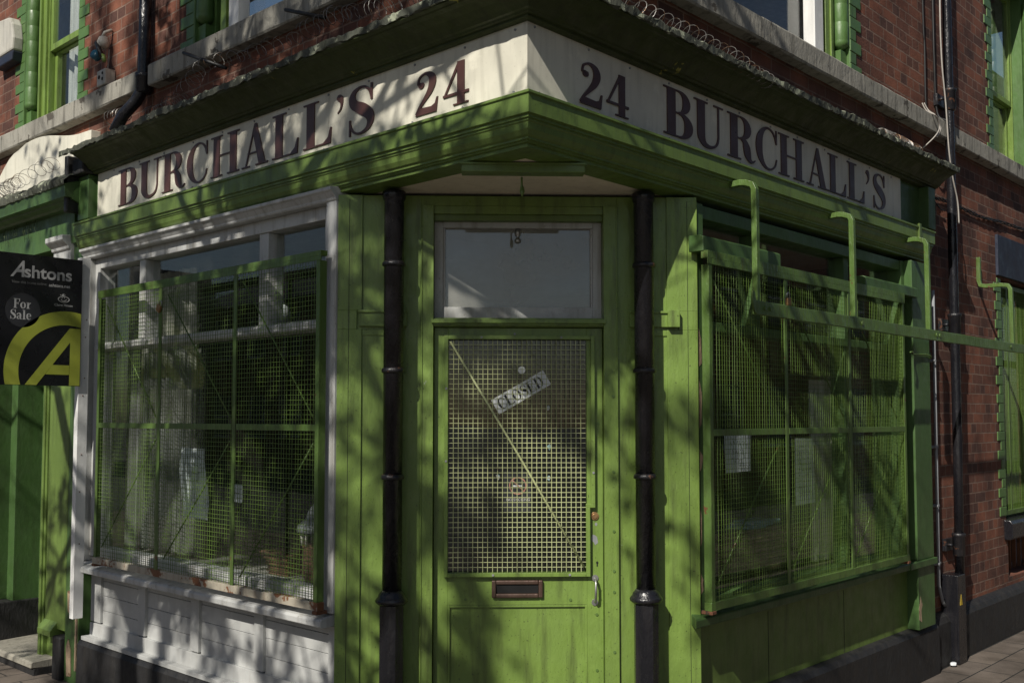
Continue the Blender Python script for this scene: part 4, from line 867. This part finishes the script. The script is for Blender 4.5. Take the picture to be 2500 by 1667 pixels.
mb = MB().box(FL, 4.425, 7.6, -0.2, -0.0, 3.00, 3.38).box(FL, 4.425, 7.6, -0.25, -0.1, 2.93, 3.0)
nf = mb.build('fascia', 'green_dk', nb, 0.003)
NP = [(-0.08, 3.26), (0.045, 3.26), (0.06, 3.275), (0.10, 3.29), (0.105, 3.30), (0.15, 3.305), (0.155, 3.385), (0.165, 3.39), (-0.08, 3.47)]
MB().prism(FL, NP, 4.24, 7.6).build('cornice', 'green_dk', nf)
random.seed(21); vs = []; n = 110
pr = [(0.168, 3.385), (0.17, 3.41), (0.13, 3.45), (0.05, 3.47), (-0.07, 3.50)]
for i in range(n + 1):
    lump = 0.02 * abs(math.sin(i * .13)) + 0.015 * random.random()
    vs += [FL(4.22 + 3.3 * i / n, d + random.uniform(-.01, .008), z + lump * (0 < k)) for k, (d, z) in enumerate(pr)]
MB().add(vs, [(i * 5 + k, i * 5 + k + 1, (i + 1) * 5 + k + 1, (i + 1) * 5 + k) for i in range(n) for k in range(4)]).build('moss', 'lead', nf)
curve = [(4.20, 3.44), (4.20, 3.80), (4.30, 3.805)] + [(4.30 + 0.9 * t, 3.805 + 0.115 * (1 - math.cos(math.pi * t)) / 2 ) for t in [i / 10 for i in range(1, 11)]] + [(5.35, 3.915), (5.5, 3.885)] + [(5.5 + 0.9 * t, 3.885 - 0.42 * (1 - math.cos(math.pi * t)) / 2) for t in [i / 10 for i in range(1, 11)]] + [(6.5, 3.44)]
cb = solo(MB().poly(FL, curve, -0.078, -0.005), 'curved_board', 'sign', 'plain cream board with a curved top above the neighbouring mossy cornice', 'board', None, 0.004)
# capital and pilaster
mb = MB().prism(FL, [(-0.1, 2.86), (0.02, 2.86), (0.02, 2.965), (0.035, 2.97), (0.04, 2.99), (0.075, 3.02), (0.085, 3.03), (0.085, 3.065), (-0.1, 3.07)], 4.43, 4.72)
mb.box(FL, 4.45, 4.70, -0.1, 0.015, 2.55, 2.86); npl = mb.build('white_capital', 'white', nb, 0.004)
mb = MB().box(FL, 4.425, 4.76, -0.25, 0.0, 0.24, 2.55).prism(FL, [(-0.1, 0.19), (0.05, 0.19), (0.05, 0.23), (0.0, 0.29), (-0.1, 0.29)], 4.55, 4.77)
mb.box(FL, 4.76, 4.86, -0.28, -0.06, 0.0, 2.93).box(FL, 4.86, 4.89, -0.28, -0.03, 0.0, 2.93).box(FL, 4.89, 4.925, -0.28, -0.018, 0.0, 2.93).box(FL, 4.925, 4.965, -0.28, -0.04, 0.0, 2.93)
mb.build('pilaster', 'green', nb, 0.004)
mb = MB().box(FL, 4.43, 4.56, -0.2, 0.03, -0.2, 0.20); mb.build('pilaster_base', 'black_dull', nb, 0.012)
mb = MB().box(FL, 5.62, 5.74, -0.9, -0.10, 0.0, 2.93).box(FL, 5.74, 7.2, -0.9, -0.0, 0.30, 2.93).box(FL, 5.60, 5.62, -0.9, -0.30, 0.0, 2.93).box(FL, 5.42, 5.60, -0.36, -0.30, 0.0, 2.93)
mb.build('doorway_lining', 'green_dk', nb, 0.004)  # darker green puts the shade of the reveals into the paint
MB().box(FL, 4.93, 5.60, -0.9, -0.85, 0.0, 2.93).build('door', 'black', nb)  # black to keep the back of the doorway dark and cut its bounce
MB().box(FL, 5.605, 7.2, -0.9, 0.012, -0.2, 0.30).box(FL, 5.61, 5.73, -0.5, -0.095, 0.0, 0.26).build('plinth', 'black_dull', nb, 0.01, 0.003)
MB().prism(FL, [(-0.9, -0.03), (-0.9, 0.03), (0.10, 0.0), (0.115, -0.01), (0.115, -0.045), (-0.0, -0.05)], 4.70, 7.2).build('doorstep', 'concrete', nb, 0.005, 0.002)
MB().box(FL, 4.70, 7.2, -0.9, 0.095, -0.2, -0.05).build('step_riser', 'black_dull', nb, 0.004)
MB().box(FL, 3.475, 12.5, -4.6, -0.3, TOP, TOP + .1).build('roof', 'slate', nb)
wd_ = MB(); random.seed(31)
for i in range(46):
    u = random.uniform(5.0, 6.2); L0 = random.uniform(.05, .16); k = random.uniform(-.5, .5)
    wd_.tube([FL(u, 0.02, 3.26), FL(u + .3 * k * L0, 0.035, 3.26 - L0 * .5), FL(u + k * L0, 0.025, 3.26 - L0)], 0.0012, 3, smooth=False)
tag(wd_.build('hanging_weeds', 'weed'), 'dry weed stalks drooping below the neighbouring cornice', 'weeds', None, 'stuff')

# ================================================================== FOR SALE BOARD
fs_ = thing('for_sale_board', (-0.10, 4.02, 0.4), 'black and lime For Sale board on a white post beside the shopfront', 'sign')
MB().box(FW, -0.132, -0.064, 4.00, 4.055, 0.40, 2.845).build('post', 'white_new', fs_, 0.002)
mb = MB()
for x, z in ((-.085, 2.42), (-.09, 2.30), (-.09, 2.02), (-.10, 1.9), (-.10, 1.5), (-.105, 1.25), (-.10, .9)): mb.add([(x - .004, 3.9995, z - .004), (x + .004, 3.9995, z - .004), (x + .004, 3.9995, z + .004), (x - .004, 3.9995, z + .004), (x - .003, 3.996, z), ], [(0, 1, 4), (1, 2, 4), (2, 3, 4), (3, 0, 4)])
each(mb, 'nail', 'rust', fs_)
YB = 3.985
pn = MB().box(FW, -0.675, -0.128, YB, YB + 0.008, 1.963, 2.823).build('panel', 'board_black', fs_, 0.001)
A, B, N_ = (1, 0, 0), (0, 0, 1), (0, -1, 0)
def flatpoly(pts, t=0.0008): return MB().add([(x, YB - t, z) for x, z in pts], [tuple(range(len(pts)))])
X0, X1, Z0 = -0.671, -0.130, 1.966
# ring clipped by the board
cx_, cz_ = -0.222, 2.06; mb = MB()
for i in range(72):
    a0, a1 = R_(-20 + i * 200 / 72 * 1.1), R_(-20 + (i + 1) * 200 / 72 * 1.1)
    q = [(cx_ + r * math.cos(a), cz_ + r * math.sin(a)) for a, r in ((a0, .405), (a1, .405), (a1, .312), (a0, .312))]
    # Sutherland-Hodgman against x <= X1, z >= Z0
    for ax, lim, sg in ((0, X1, -1), (1, Z0, 1)):
        o = []
        for j in range(len(q)):
            p, n2 = q[j], q[(j + 1) % len(q)]; ip, i2 = (p[ax] - lim) * sg >= 0, (n2[ax] - lim) * sg >= 0
            if ip: o.append(p)
            if ip != i2:
                tt = (lim - p[ax]) / (n2[ax] - p[ax]); o.append((p[0] + (n2[0] - p[0]) * tt, p[1] + (n2[1] - p[1]) * tt))
        q = o
        if len(q) < 3: break
    if len(q) >= 3: mb.add([(x, YB - .0008, z) for x, z in q], [tuple(range(len(q)))])
mb.build('ring_emblem', 'lime', fs_)
mb = MB()
for pts in ([(-.493, 1.966), (-.417, 1.966), (-.201, 2.257), (-.206, 2.352)], [(-.206, 2.352), (-.201, 2.257), (-.203, 1.966), (-.131, 1.966), (-.131, 2.352)], [(-.361, 2.038), (-.204, 2.038), (-.204, 2.102), (-.316, 2.102)]):
    mb.add([(x, YB - 0.0012, z) for x, z in pts], [tuple(range(len(pts)))])
mb.build('letter', 'lime', fs_)
mb = MB().poly(FW, [(0, 0), (1, 0), (1, 1)], 0, 0.1); 
mb = MB(); n = 40; mb.add([(-0.515 + .112 * math.cos(2 * math.pi * i / n), YB - .0008, 2.452 + .112 * math.sin(2 * math.pi * i / n)) for i in range(n)], [tuple(range(n))]); mb.build('disc', 'disc', fs_)
mb = MB(); word(mb, 'For', (-0.575, YB - .001, 2.464), A, B, N_, 0.062, 0.0008, 0.02, 1.0); word(mb, 'Sale', (-0.595, YB - .001, 2.392), A, B, N_, 0.062, 0.0008, 0.02, 1.0); mb.build('for_sale_lettering', 'silverprint', fs_)
sans('name_initial', 'A', (-0.600, YB, 2.672), A, B, N_, 0.088, 'silverprint', fs_, 0.45, 0.02, 0.001, 1.25)
sans('name_lettering', 'shtons', (-0.512, YB, 2.672), A, B, N_, 0.312, 'silverprint', fs_, 0, 0.022, 0.001, 0.95)
sans('web_lettering', 'View this home online:', (-0.590, YB, 2.628), A, B, N_, 0.225, 'greyprint', fs_, 0, 0.005, 0.001)
sans('web_lettering', 'ashtons.net', (-0.352, YB, 2.624), A, B, N_, 0.142, 'silverprint', fs_, 0, 0.012, 0.001)
sans('charity_lettering', 'Claire House', (-0.312, YB, 2.498), A, B, N_, 0.122, 'silverprint', fs_, 0, 0.006, 0.001)
sans('charity_lettering', "Children's Hospice", (-0.312, YB, 2.482), A, B, N_, 0.122, 'disc', fs_, 0, 0, 0.001)
mb = MB(); oval = [(-0.251 + .037 * math.cos(a), 2.545 + .019 * math.sin(a)) for a in [2 * math.pi * i / 28 for i in range(29)]]
mb.tube([(x, YB - .001, z) for x, z in oval], 0.002, 4, smooth=False)
for st in ([(-.27, 2.545), (-.26, 2.536), (-.245, 2.535), (-.232, 2.544)], [(-.256, 2.566), (-.262, 2.580)], [(-.256, 2.566), (-.25, 2.583)], [(-.256, 2.566), (-.275, 2.573)], [(-.256, 2.566), (-.24, 2.575)]):
    mb.tube([(x, YB - .001, z) for x, z in st], 0.0018, 4, smooth=False)
for x, z in ((-.262, 2.552), (-.246, 2.553)): mb.tube([(x, YB - .001, z), (x, YB - .001, z + .004)], .0022, 4)
mb.build('smiling_emblem', 'silverprint', fs_)

# ================================================================== THINGS BEHIND THE GLASS
def sheet(F, corners, d, name, mat, parent=None, wav=0.0):
    n = 10; vs = []
    (a, b, c, e) = corners  # tl, tr, br, bl
    for i in range(n + 1):
        for j in range(5):
            s, t = j / 4, i / n
            u = (a[0] * (1 - s) + b[0] * s) * (1 - t) + (e[0] * (1 - s) + c[0] * s) * t; z = (a[1] * (1 - s) + b[1] * s) * (1 - t) + (e[1] * (1 - s) + c[1] * s) * t
            vs.append(F(u, d + wav * math.sin(t * 5 + s), z))
    mb = MB().add(vs, [(i * 5 + j, i * 5 + j + 1, (i + 1) * 5 + j + 1, (i + 1) * 5 + j) for i in range(n) for j in range(4)], True)
    return mb.build(name, mat, parent)
def scrawl(F, u0, u1, z, h, d, sgn, mb, seed):
    random.seed(seed); x = u0
    while (x < u1 if sgn > 0 else x > u1):
        w_ = random.uniform(.5, .9) * h; pts = [(x + sgn * w_ * random.random(), z + h * random.random()) for _ in range(4)]
        mb.tube([F(a, d, b) for a, b in pts], 0.0012, 3, smooth=False); x += sgn * (w_ + h * .25)
def notice(F, corners, d, label, lines, sgn, wav=0.0):
    cu = sum(c[0] for c in corners) / 4; z0 = min(c[1] for c in corners)
    t = thing('paper_notice', F(cu, d, z0), label, 'notice', 'paper notices in the shop windows')
    sheet(F, corners, d, 'sheet', 'paper', t, wav)
    mb = MB()
    for i, (a, b, z, h) in enumerate(lines): scrawl(F, a, b, z, h, d + 0.006 + abs(wav), sgn, mb, 50 + i)
    if lines: mb.build('handwriting', 'ink', t)
dR = -0.14
notice(FR, [(1.79, 1.655), (2.085, 1.652), (2.075, 1.445), (1.80, 1.442)], dR, 'landscape handwritten paper notice behind the right guard, nearer the door', [(1.84, 2.03, 1.59, .035), (1.86, 2.0, 1.54, .03), (1.86, 1.98, 1.50, .025), (1.93, 2.05, 1.47, .015)], 1)
notice(FR, [(2.61, 1.625), (2.845, 1.62), (2.87, 1.215), (2.61, 1.21)], dR, 'tall narrow handwritten paper notice behind the middle of the right guard', [(2.65, 2.80, 1.56 - .035 * i, .016) for i in range(9)], 1)
dL = -0.13
notice(FL, [(3.075, 1.56), (2.78, 1.56), (2.765, 1.125), (3.07, 1.13)], dL, 'tall curling paper notice behind the middle of the left guard', [(3.03, 2.82, 1.50 - .05 * i, .018) for i in range(5)], -1, 0.015)
notice(FL, [(2.48, 1.36), (2.37, 1.36), (2.37, 1.25), (2.48, 1.25)], dL, 'small square paper card beside the dark lantern in the left window', [(2.46, 2.39, 1.30, .012)], -1)
# closed sign and its suction hook, no smoking notice: on the door glass
cl = thing('closed_sign', FD(0.02, -0.062, 1.88), 'white CLOSED sign hanging askew behind the door mesh', 'sign')
ca, sa = math.cos(R_(30)), math.sin(R_(30))
FC = lambda a, d, b: FD(0.015 + a * ca - b * sa, d, 1.882 + a * sa + b * ca)
MB().poly(FC, [(-.155, -.042), (.155, -.042), (.155, .042), (-.155, .042)], -0.050, -0.0465).build('plate', 'paper', cl)
mb = MB(); o = Vector(FC(-.135, -0.0463, -.029)); a_ = (Vector(FC(1, 0, 0)) - Vector(FC(0, 0, 0))).normalized(); b_ = (Vector(FC(0, 0, 1)) - Vector(FC(0, 0, 0))).normalized(); n_ = Vector((-S2, -S2, 0))
word(mb, 'CLOSED', o, a_, b_, n_, 0.058, 0.0012, 0.04, 1.0); mb.build('lettering', 'ink', cl)
MB().disc(FD, 0.018, 1.996, 0.019, -0.05, -0.044, 16).build('suction_hook', 'paper', cl)
MB().tube([FD(0.018, -0.047, 1.99), FD(-0.01, -0.047, 1.915)], 0.001, 4).build('cord', 'ink', cl)
ns = thing('no_smoking_notice', FD(0, -0.06, 1.26), 'small dark no smoking notice with red ring low on the door glass', 'notice')
MB().poly(FD, [(-.072, 1.27), (.068, 1.27), (.072, 1.276), (.072, 1.468), (.066, 1.474), (-.07, 1.474), (-.075, 1.468), (-.075, 1.276)], -0.051, -0.0485).build('sheet', 'disc', ns)
mb = MB(); mb.tube([FD(-.002 + .042 * math.cos(2 * math.pi * i / 30), -0.047, 1.402 + .042 * math.sin(2 * math.pi * i / 30)) for i in range(31)], 0.0045, 4, smooth=False); mb.tube([FD(-.03, -0.047, 1.43), FD(.028, -0.047, 1.374)], 0.004, 4); mb.build('prohibition_ring', 'redring', ns)
MB().box(FD, -.026, .012, -0.0485, -0.0475, 1.397, 1.405).box(FD, .013, .02, -0.0485, -0.0475, 1.397, 1.405).build('cigarette', 'paper', ns)
sans('lettering', 'NO SMOKING', FD(-.060, -0.048, 1.325), (S2, -S2, 0), (0, 0, 1), (-S2, -S2, 0), 0.12, 'silverprint', ns, 0, 0.01, 0.0006)
mb = MB(); random.seed(9)
for u, z in ((0.155, 1.80), (0.16, 1.60), (0.158, 1.44), (-0.105, 1.45)):
    mb.poly(FD, [(u + random.uniform(.006, .014) * math.cos(a), z + random.uniform(.009, .02) * math.sin(a)) for a in [i * .7 for i in range(9)]], -0.050, -0.0485)
solo(mb, 'sticker_remnants', 'bluebag', 'torn pale sticker remnants stuck on the door glass', 'stickers')
# net curtain in the left window, pale drape in the right
def drape(F, u0, u1, z0, z1, d, mat, label, amp=0.03, n=70, name='net_curtain', freq=1.1):
    random.seed(int(u0 * 10)); vs = []; ph = [random.uniform(0, 6) for _ in range(4)]
    for i in range(n + 1):
        u = u0 + (u1 - u0) * i / n; o = amp * math.sin(i * freq + ph[0]) + amp * .5 * math.sin(i * .37 + ph[1])
        for j in range(5):
            t = j / 4; vs.append(F(u + .02 * t * math.sin(i * .2 + ph[2]), d + o * (0.5 + .5 * t), z1 + (z0 - z1) * t))
    return solo(MB().add(vs, [(i * 5 + j, i * 5 + j + 1, i * 5 + j + 6, i * 5 + j + 5) for i in range(n) for j in range(4)], True), name, mat, label, 'curtain')
drape(FL, 3.02, 4.02, 0.86, 2.2, -0.26, 'net', 'pleated net curtain at the left end of the white framed window')
drape(FL, 3.32, 4.02, 0.86, 2.76, -0.34, 'plastic', 'pale drawn curtain behind the net curtain of the white framed window', 0.04, 60, 'curtain')
drape(FR, 3.00, 3.35, 0.82, 2.0, -0.24, 'plastic', 'narrow pale hanging cloth behind the right guard', 0.025, 30, 'hanging_cloth')
drape(FR, 3.36, 3.92, 0.82, 2.2, -0.30, 'net', 'wide sheer net drape at the far end of the right window', 0.035, 50, 'net_curtain')
# lantern, baskets, display shelf
sh = thing('display_shelf', (0.9, 2.6, 0.6), 'pale display shelf running behind the glass of the white framed window', 'shelf')
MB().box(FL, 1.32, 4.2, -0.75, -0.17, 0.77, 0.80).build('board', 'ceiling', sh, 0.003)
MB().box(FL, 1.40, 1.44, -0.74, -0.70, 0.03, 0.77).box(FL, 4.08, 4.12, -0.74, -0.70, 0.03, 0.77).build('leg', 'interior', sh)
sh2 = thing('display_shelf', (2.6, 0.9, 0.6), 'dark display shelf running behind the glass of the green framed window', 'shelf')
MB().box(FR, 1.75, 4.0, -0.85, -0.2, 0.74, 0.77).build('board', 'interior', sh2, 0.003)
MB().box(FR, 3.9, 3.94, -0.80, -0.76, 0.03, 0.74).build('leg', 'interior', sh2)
ln = thing('lantern', FL(1.95, -0.42, 0.8), 'dark domed lantern with a wicker body on the left window shelf', 'lantern')
c = FL(1.95, -0.42, 0)
MB().lathe(c, [(0.17, 1.10), (0.165, 1.13), (0.12, 1.17), (0.10, 1.22), (0.06, 1.27), (0.015, 1.29), (0.012, 1.31)], 24).build('dome', 'greypipe', ln)
MB().lathe(c, [(0.11, 0.80), (0.135, 0.86), (0.13, 1.00), (0.14, 1.02)], 20).build('wicker_body', 'wicker', ln)
mb = MB()
for i in range(12): mb.tube([(c[0] + .135 * math.cos(i * math.pi / 6), c[1] + .135 * math.sin(i * math.pi / 6), 1.02), (c[0] + .14 * math.cos(i * math.pi / 6), c[1] + .14 * math.sin(i * math.pi / 6), 1.10)], 0.008, 6)
each(mb, 'post', 'plastic', ln)
def basket(F, u, d, z, w_, dp_, h_, label, mat='crate'):
    b = thing('wicker_basket', F(u, d, z), label, 'basket', 'straw baskets in the right window')
    mb = MB(); n = 7
    for i in range(n):
        zz0 = z + h_ * i / n; e = 0.008 * (i % 2) + 0.02 * i / n
        ring(mb, F, u - w_ / 2 - e, u + w_ / 2 + e, 0, 1, 0, 0, 0) if False else None
        mb.box(F, u - w_ / 2 - e, u + w_ / 2 + e, d - dp_ / 2 - e, d - dp_ / 2 + .02, zz0, zz0 + h_ / n * .82).box(F, u - w_ / 2 - e, u + w_ / 2 + e, d + dp_ / 2 - .02, d + dp_ / 2 + e, zz0, zz0 + h_ / n * .82)
        mb.box(F, u - w_ / 2 - e, u - w_ / 2 + .02, d - dp_ / 2 + .02, d + dp_ / 2 - .02, zz0, zz0 + h_ / n * .82).box(F, u + w_ / 2 - .02, u + w_ / 2 + e, d - dp_ / 2 + .02, d + dp_ / 2 - .02, zz0, zz0 + h_ / n * .82)
    mb.build('weave', mat, b, 0.003)
    mb = MB().tube([F(u + sx * (w_ / 2 + .03), d + sy * (dp_ / 2 + .03), z + h_) for sx, sy in ((-1, -1), (1, -1), (1, 1), (-1, 1))], 0.014, 8, closed=True); mb.build('rim', mat, b)
basket(FR, 2.02, -0.42, 0.77, 0.28, 0.24, 0.24, 'straw basket behind the right guard, nearer the door')
basket(FR, 2.55, -0.45, 0.77, 0.42, 0.26, 0.26, 'wider straw basket with blue packets on it, mid right window')
basket(FL, 2.40, -0.5, 0.80, 0.2, 0.2, 0.13, 'small brown wicker basket left of the lantern in the left window', 'wicker')
mb = MB(); random.seed(14)
for i in range(3):
    u = 2.48 + i * .09; mb.prism(FR, [(-0.55, 1.045 + .012 * i), (-0.36, 1.06 + .01 * i), (-0.355, 1.085 + .01 * i), (-0.55, 1.075 + .012 * i)], u, u + 0.16, 0.1 * i, 0)
solo(mb, 'packets', 'bluebag', 'pale blue packets lying on the wider straw basket', 'packets', None, 0.006)
mb = MB().prism(FR, [(-0.19, 0.80), (-0.17, 0.80), (-0.165, 0.85), (-0.19, 0.86)], 1.46, 1.66)
solo(mb, 'sweet_packet', 'redring', 'small red and white packet at the near foot of the right window', 'packet', None, 0.005)
gz = thing('goose_ornament', FL(2.45, -0.4, 2.28), 'white goose ornament with orange flower behind the top of the left window', 'ornament')
MB().lathe(FL(2.45, -0.40, 0), [(0.02, 2.30), (0.08, 2.33), (0.095, 2.38), (0.07, 2.44), (0.03, 2.48)], 18).build('body', 'paper', gz)
MB().tube([FL(2.42, -0.38, 2.46), FL(2.40, -0.37, 2.52), FL(2.39, -0.36, 2.56)], 0.03, 8, radii=[.03, .045, .03]).build('flower', 'orange', gz)
MB().box(FL, 2.05, 3.0, -0.6, -0.2, 2.265, 2.285).build('shelf', 'interior', gz)
# dark shop fittings seen dimly through the door
mb = MB().box(FW, 1.9, 2.3, 2.6, 3.6, 0.03, 1.25).box(FW, 1.87, 2.33, 2.57, 3.63, 1.25, 1.28)
solo(mb, 'shop_counter', 'interior', 'dark counter deep inside the shop', 'counter', None, 0.004)
mb = MB().box(FW, 4.0, 4.3, 0.6, 4.0, 0.05, 0.09)
for z in (0.6, 1.1, 1.6, 2.1): mb.box(FW, 4.0, 4.32, 0.6, 4.0, z, z + .03)
for y in (0.6, 1.7, 2.8, 3.97): mb.box(FW, 4.0, 4.32, y, y + .03, 0.09, 2.3)
solo(mb, 'shelving', 'interior', 'tall shelving unit against the far inner wall of the shop', 'shelving', None, 0.0)

# ================================================================== TREE THAT DAPPLES THE SHOPFRONT
def tree(base, seed, label, nl, trunk=4.6, zlow=-9):
    random.seed(seed); t = thing('street_tree', base, label, 'tree')
    br = MB(); tips = []
    def grow(p, dirv, length, r, depth):
        n = 4; pts = [p]; rad = [r]; d = dirv.copy()
        for i in range(n):
            d = (d + Vector((random.gauss(0, .12), random.gauss(0, .12), random.gauss(.02, .1)))).normalized()
            p = p + d * length / n; pts.append(p); rad.append(r * (1 - .28 * (i + 1) / n))
        br.tube(pts, r, 8 if depth < 2 else (5 if depth < 4 else 3), radii=rad, caps=False, smooth=depth < 3)
        if depth >= 3: tips.append(pts)
        if depth >= 5: return
        for j in range(5 if depth == 0 else random.choice((2, 3, 3))):
            ax = Vector((random.gauss(0, 1), random.gauss(0, 1), random.gauss(0, .7))).normalized()
            nd = (d * random.uniform(.7, 1.1) + ax * random.uniform(.5, .95)).normalized(); nd.z += 0.06; nd.normalize()
            q = pts[-1] if (j < 2 or depth == 0) else pts[2]
            L_ = 1.9 if depth == 0 else length * random.uniform(.66, .88)
            grow(q.copy(), nd, L_, (rad[-1] if j < 2 else rad[2]) * random.uniform(.55, .78), depth + 1)
    grow(Vector(base), Vector((0, 0, 1)), trunk, 0.15, 0)
    br.build('trunk', 'bark', t)
    lf = MB(); tips = [q for q in tips if random.random() < .26]
    for _ in range(nl):
        c = random.choice(random.choice(tips)) + Vector((random.gauss(0, .09), random.gauss(0, .09), random.gauss(0, .09)))
        a = Vector((random.gauss(0, 1), random.gauss(0, 1), random.gauss(0, 1))).normalized(); b = a.cross(Vector((random.gauss(0, 1), random.gauss(0, 1), 1))).normalized()
        t_ = -c.x; ly, lz = c.y + .256 * t_, c.z - .86 * t_
        if (-.4 < ly < .42 and 2.95 < lz < 3.6) or (ly > 4.55 and random.random() < .9): continue      # leaves left out to keep sun on the sign apex and next shop
        if c.y < 0 and c.x - c.y / .256 > 4.3: continue  # crown shaped so the right brickwork stays sunlit
        if lz < zlow and random.random() < .8: continue  # thins leaves whose shade would fall low on the left front
        q = random.uniform(.04, .075); lf.add([c - a * q, c + b * q * .6, c + a * q, c - b * q * .6], [(0, 1, 2, 3)])
    lf.build('crown', 'leaf', t)
tree((-5.5, 1.5, GZ), 3, 'leafing street tree opposite the left shop window, dappling the shopfront', 5500)
tree((-6.3, -1.9, GZ), 11, 'second leafing street tree behind the viewer, opposite the shop doorway', 10500)
tree((-8.8, 0.9, GZ), 5, 'tallest street tree, behind the first one, shading the upper left brickwork', 12000, 8.6, 3.55)

# ================================================================== BUILDINGS ACROSS THE STREETS (seen mirrored in the glass)
def far_building(x0, x1, y0, y1, h, face, mat, label, roofmat='slate'):
    b = thing('terraced_building', ((x0 + x1) / 2, (y0 + y1) / 2, -0.25), label, 'building', 'buildings across the street')
    MB().box(FW, x0, x1, y0, y1, -0.25, h).build('wall', mat, b)
    MB().add([(x0 - .3, y0 - .3, h), (x1 + .3, y0 - .3, h), (x1 + .3, y1 + .3, h), (x0 - .3, y1 + .3, h)] + ([((x0 + x1) / 2, y0 - .3, h + 2), ((x0 + x1) / 2, y1 + .3, h + 2)] if face == 'x' else [(x0 - .3, (y0 + y1) / 2, h + 2), (x1 + .3, (y0 + y1) / 2, h + 2)]),
             [(0, 3, 2, 1), (0, 4, 5, 3), (1, 2, 5, 4), (0, 1, 4), (2, 3, 5)] if face == 'x' else [(0, 3, 2, 1), (0, 1, 5, 4), (3, 4, 5, 2), (0, 4, 3), (1, 2, 5)]).build('roof', roofmat, b)
    for s in range(2):
        z = 1.0 + s * 3.4
        n = int(((y1 - y0) if face == 'x' else (x1 - x0)) / 2.6)
        for i in range(n):
            mb = MB(); gl = MB()
            if face == 'x':
                y = y0 + 1.0 + i * 2.6; xf = x1; mb.box(FW, xf, xf + .08, y - .1, y + 1.2, z - .1, z); mb.box(FW, xf, xf + .05, y - .06, y, z, z + 1.7).box(FW, xf, xf + .05, y + 1.1, y + 1.16, z, z + 1.7).box(FW, xf, xf + .05, y, y + 1.1, z + .8, z + .86); gl.box(FW, xf, xf + .02, y, y + 1.1, z, z + 1.7)
            else:
                x = x0 + 1.0 + i * 2.6; yf = y1; mb.box(FW, x - .1, x + 1.2, yf, yf + .08, z - .1, z); mb.box(FW, x - .06, x, yf, yf + .05, z, z + 1.7).box(FW, x + 1.1, x + 1.16, yf, yf + .05, z, z + 1.7).box(FW, x, x + 1.1, yf, yf + .05, z + .8, z + .86); gl.box(FW, x, x + 1.1, yf, yf + .02, z, z + 1.7)
            o = mb.build('window', 'white', b); gl.build('pane', 'navy', o)
far_building(-30, -21, -4, 12, 5.4, 'x', 'brick2', 'two storey orange brick terrace across the left street')
far_building(-29, -21, 12.4, 40, 6.6, 'x', 'brick', 'lower red brick terrace further up the left street')
far_building(-3, 14, -21, -11.5, 9.4, 'y', 'render', 'buff rendered terrace across the right street')
far_building(14.4, 34, -21, -11.5, 8.8, 'y', 'brick2', 'taller orange brick terrace further along the right street')
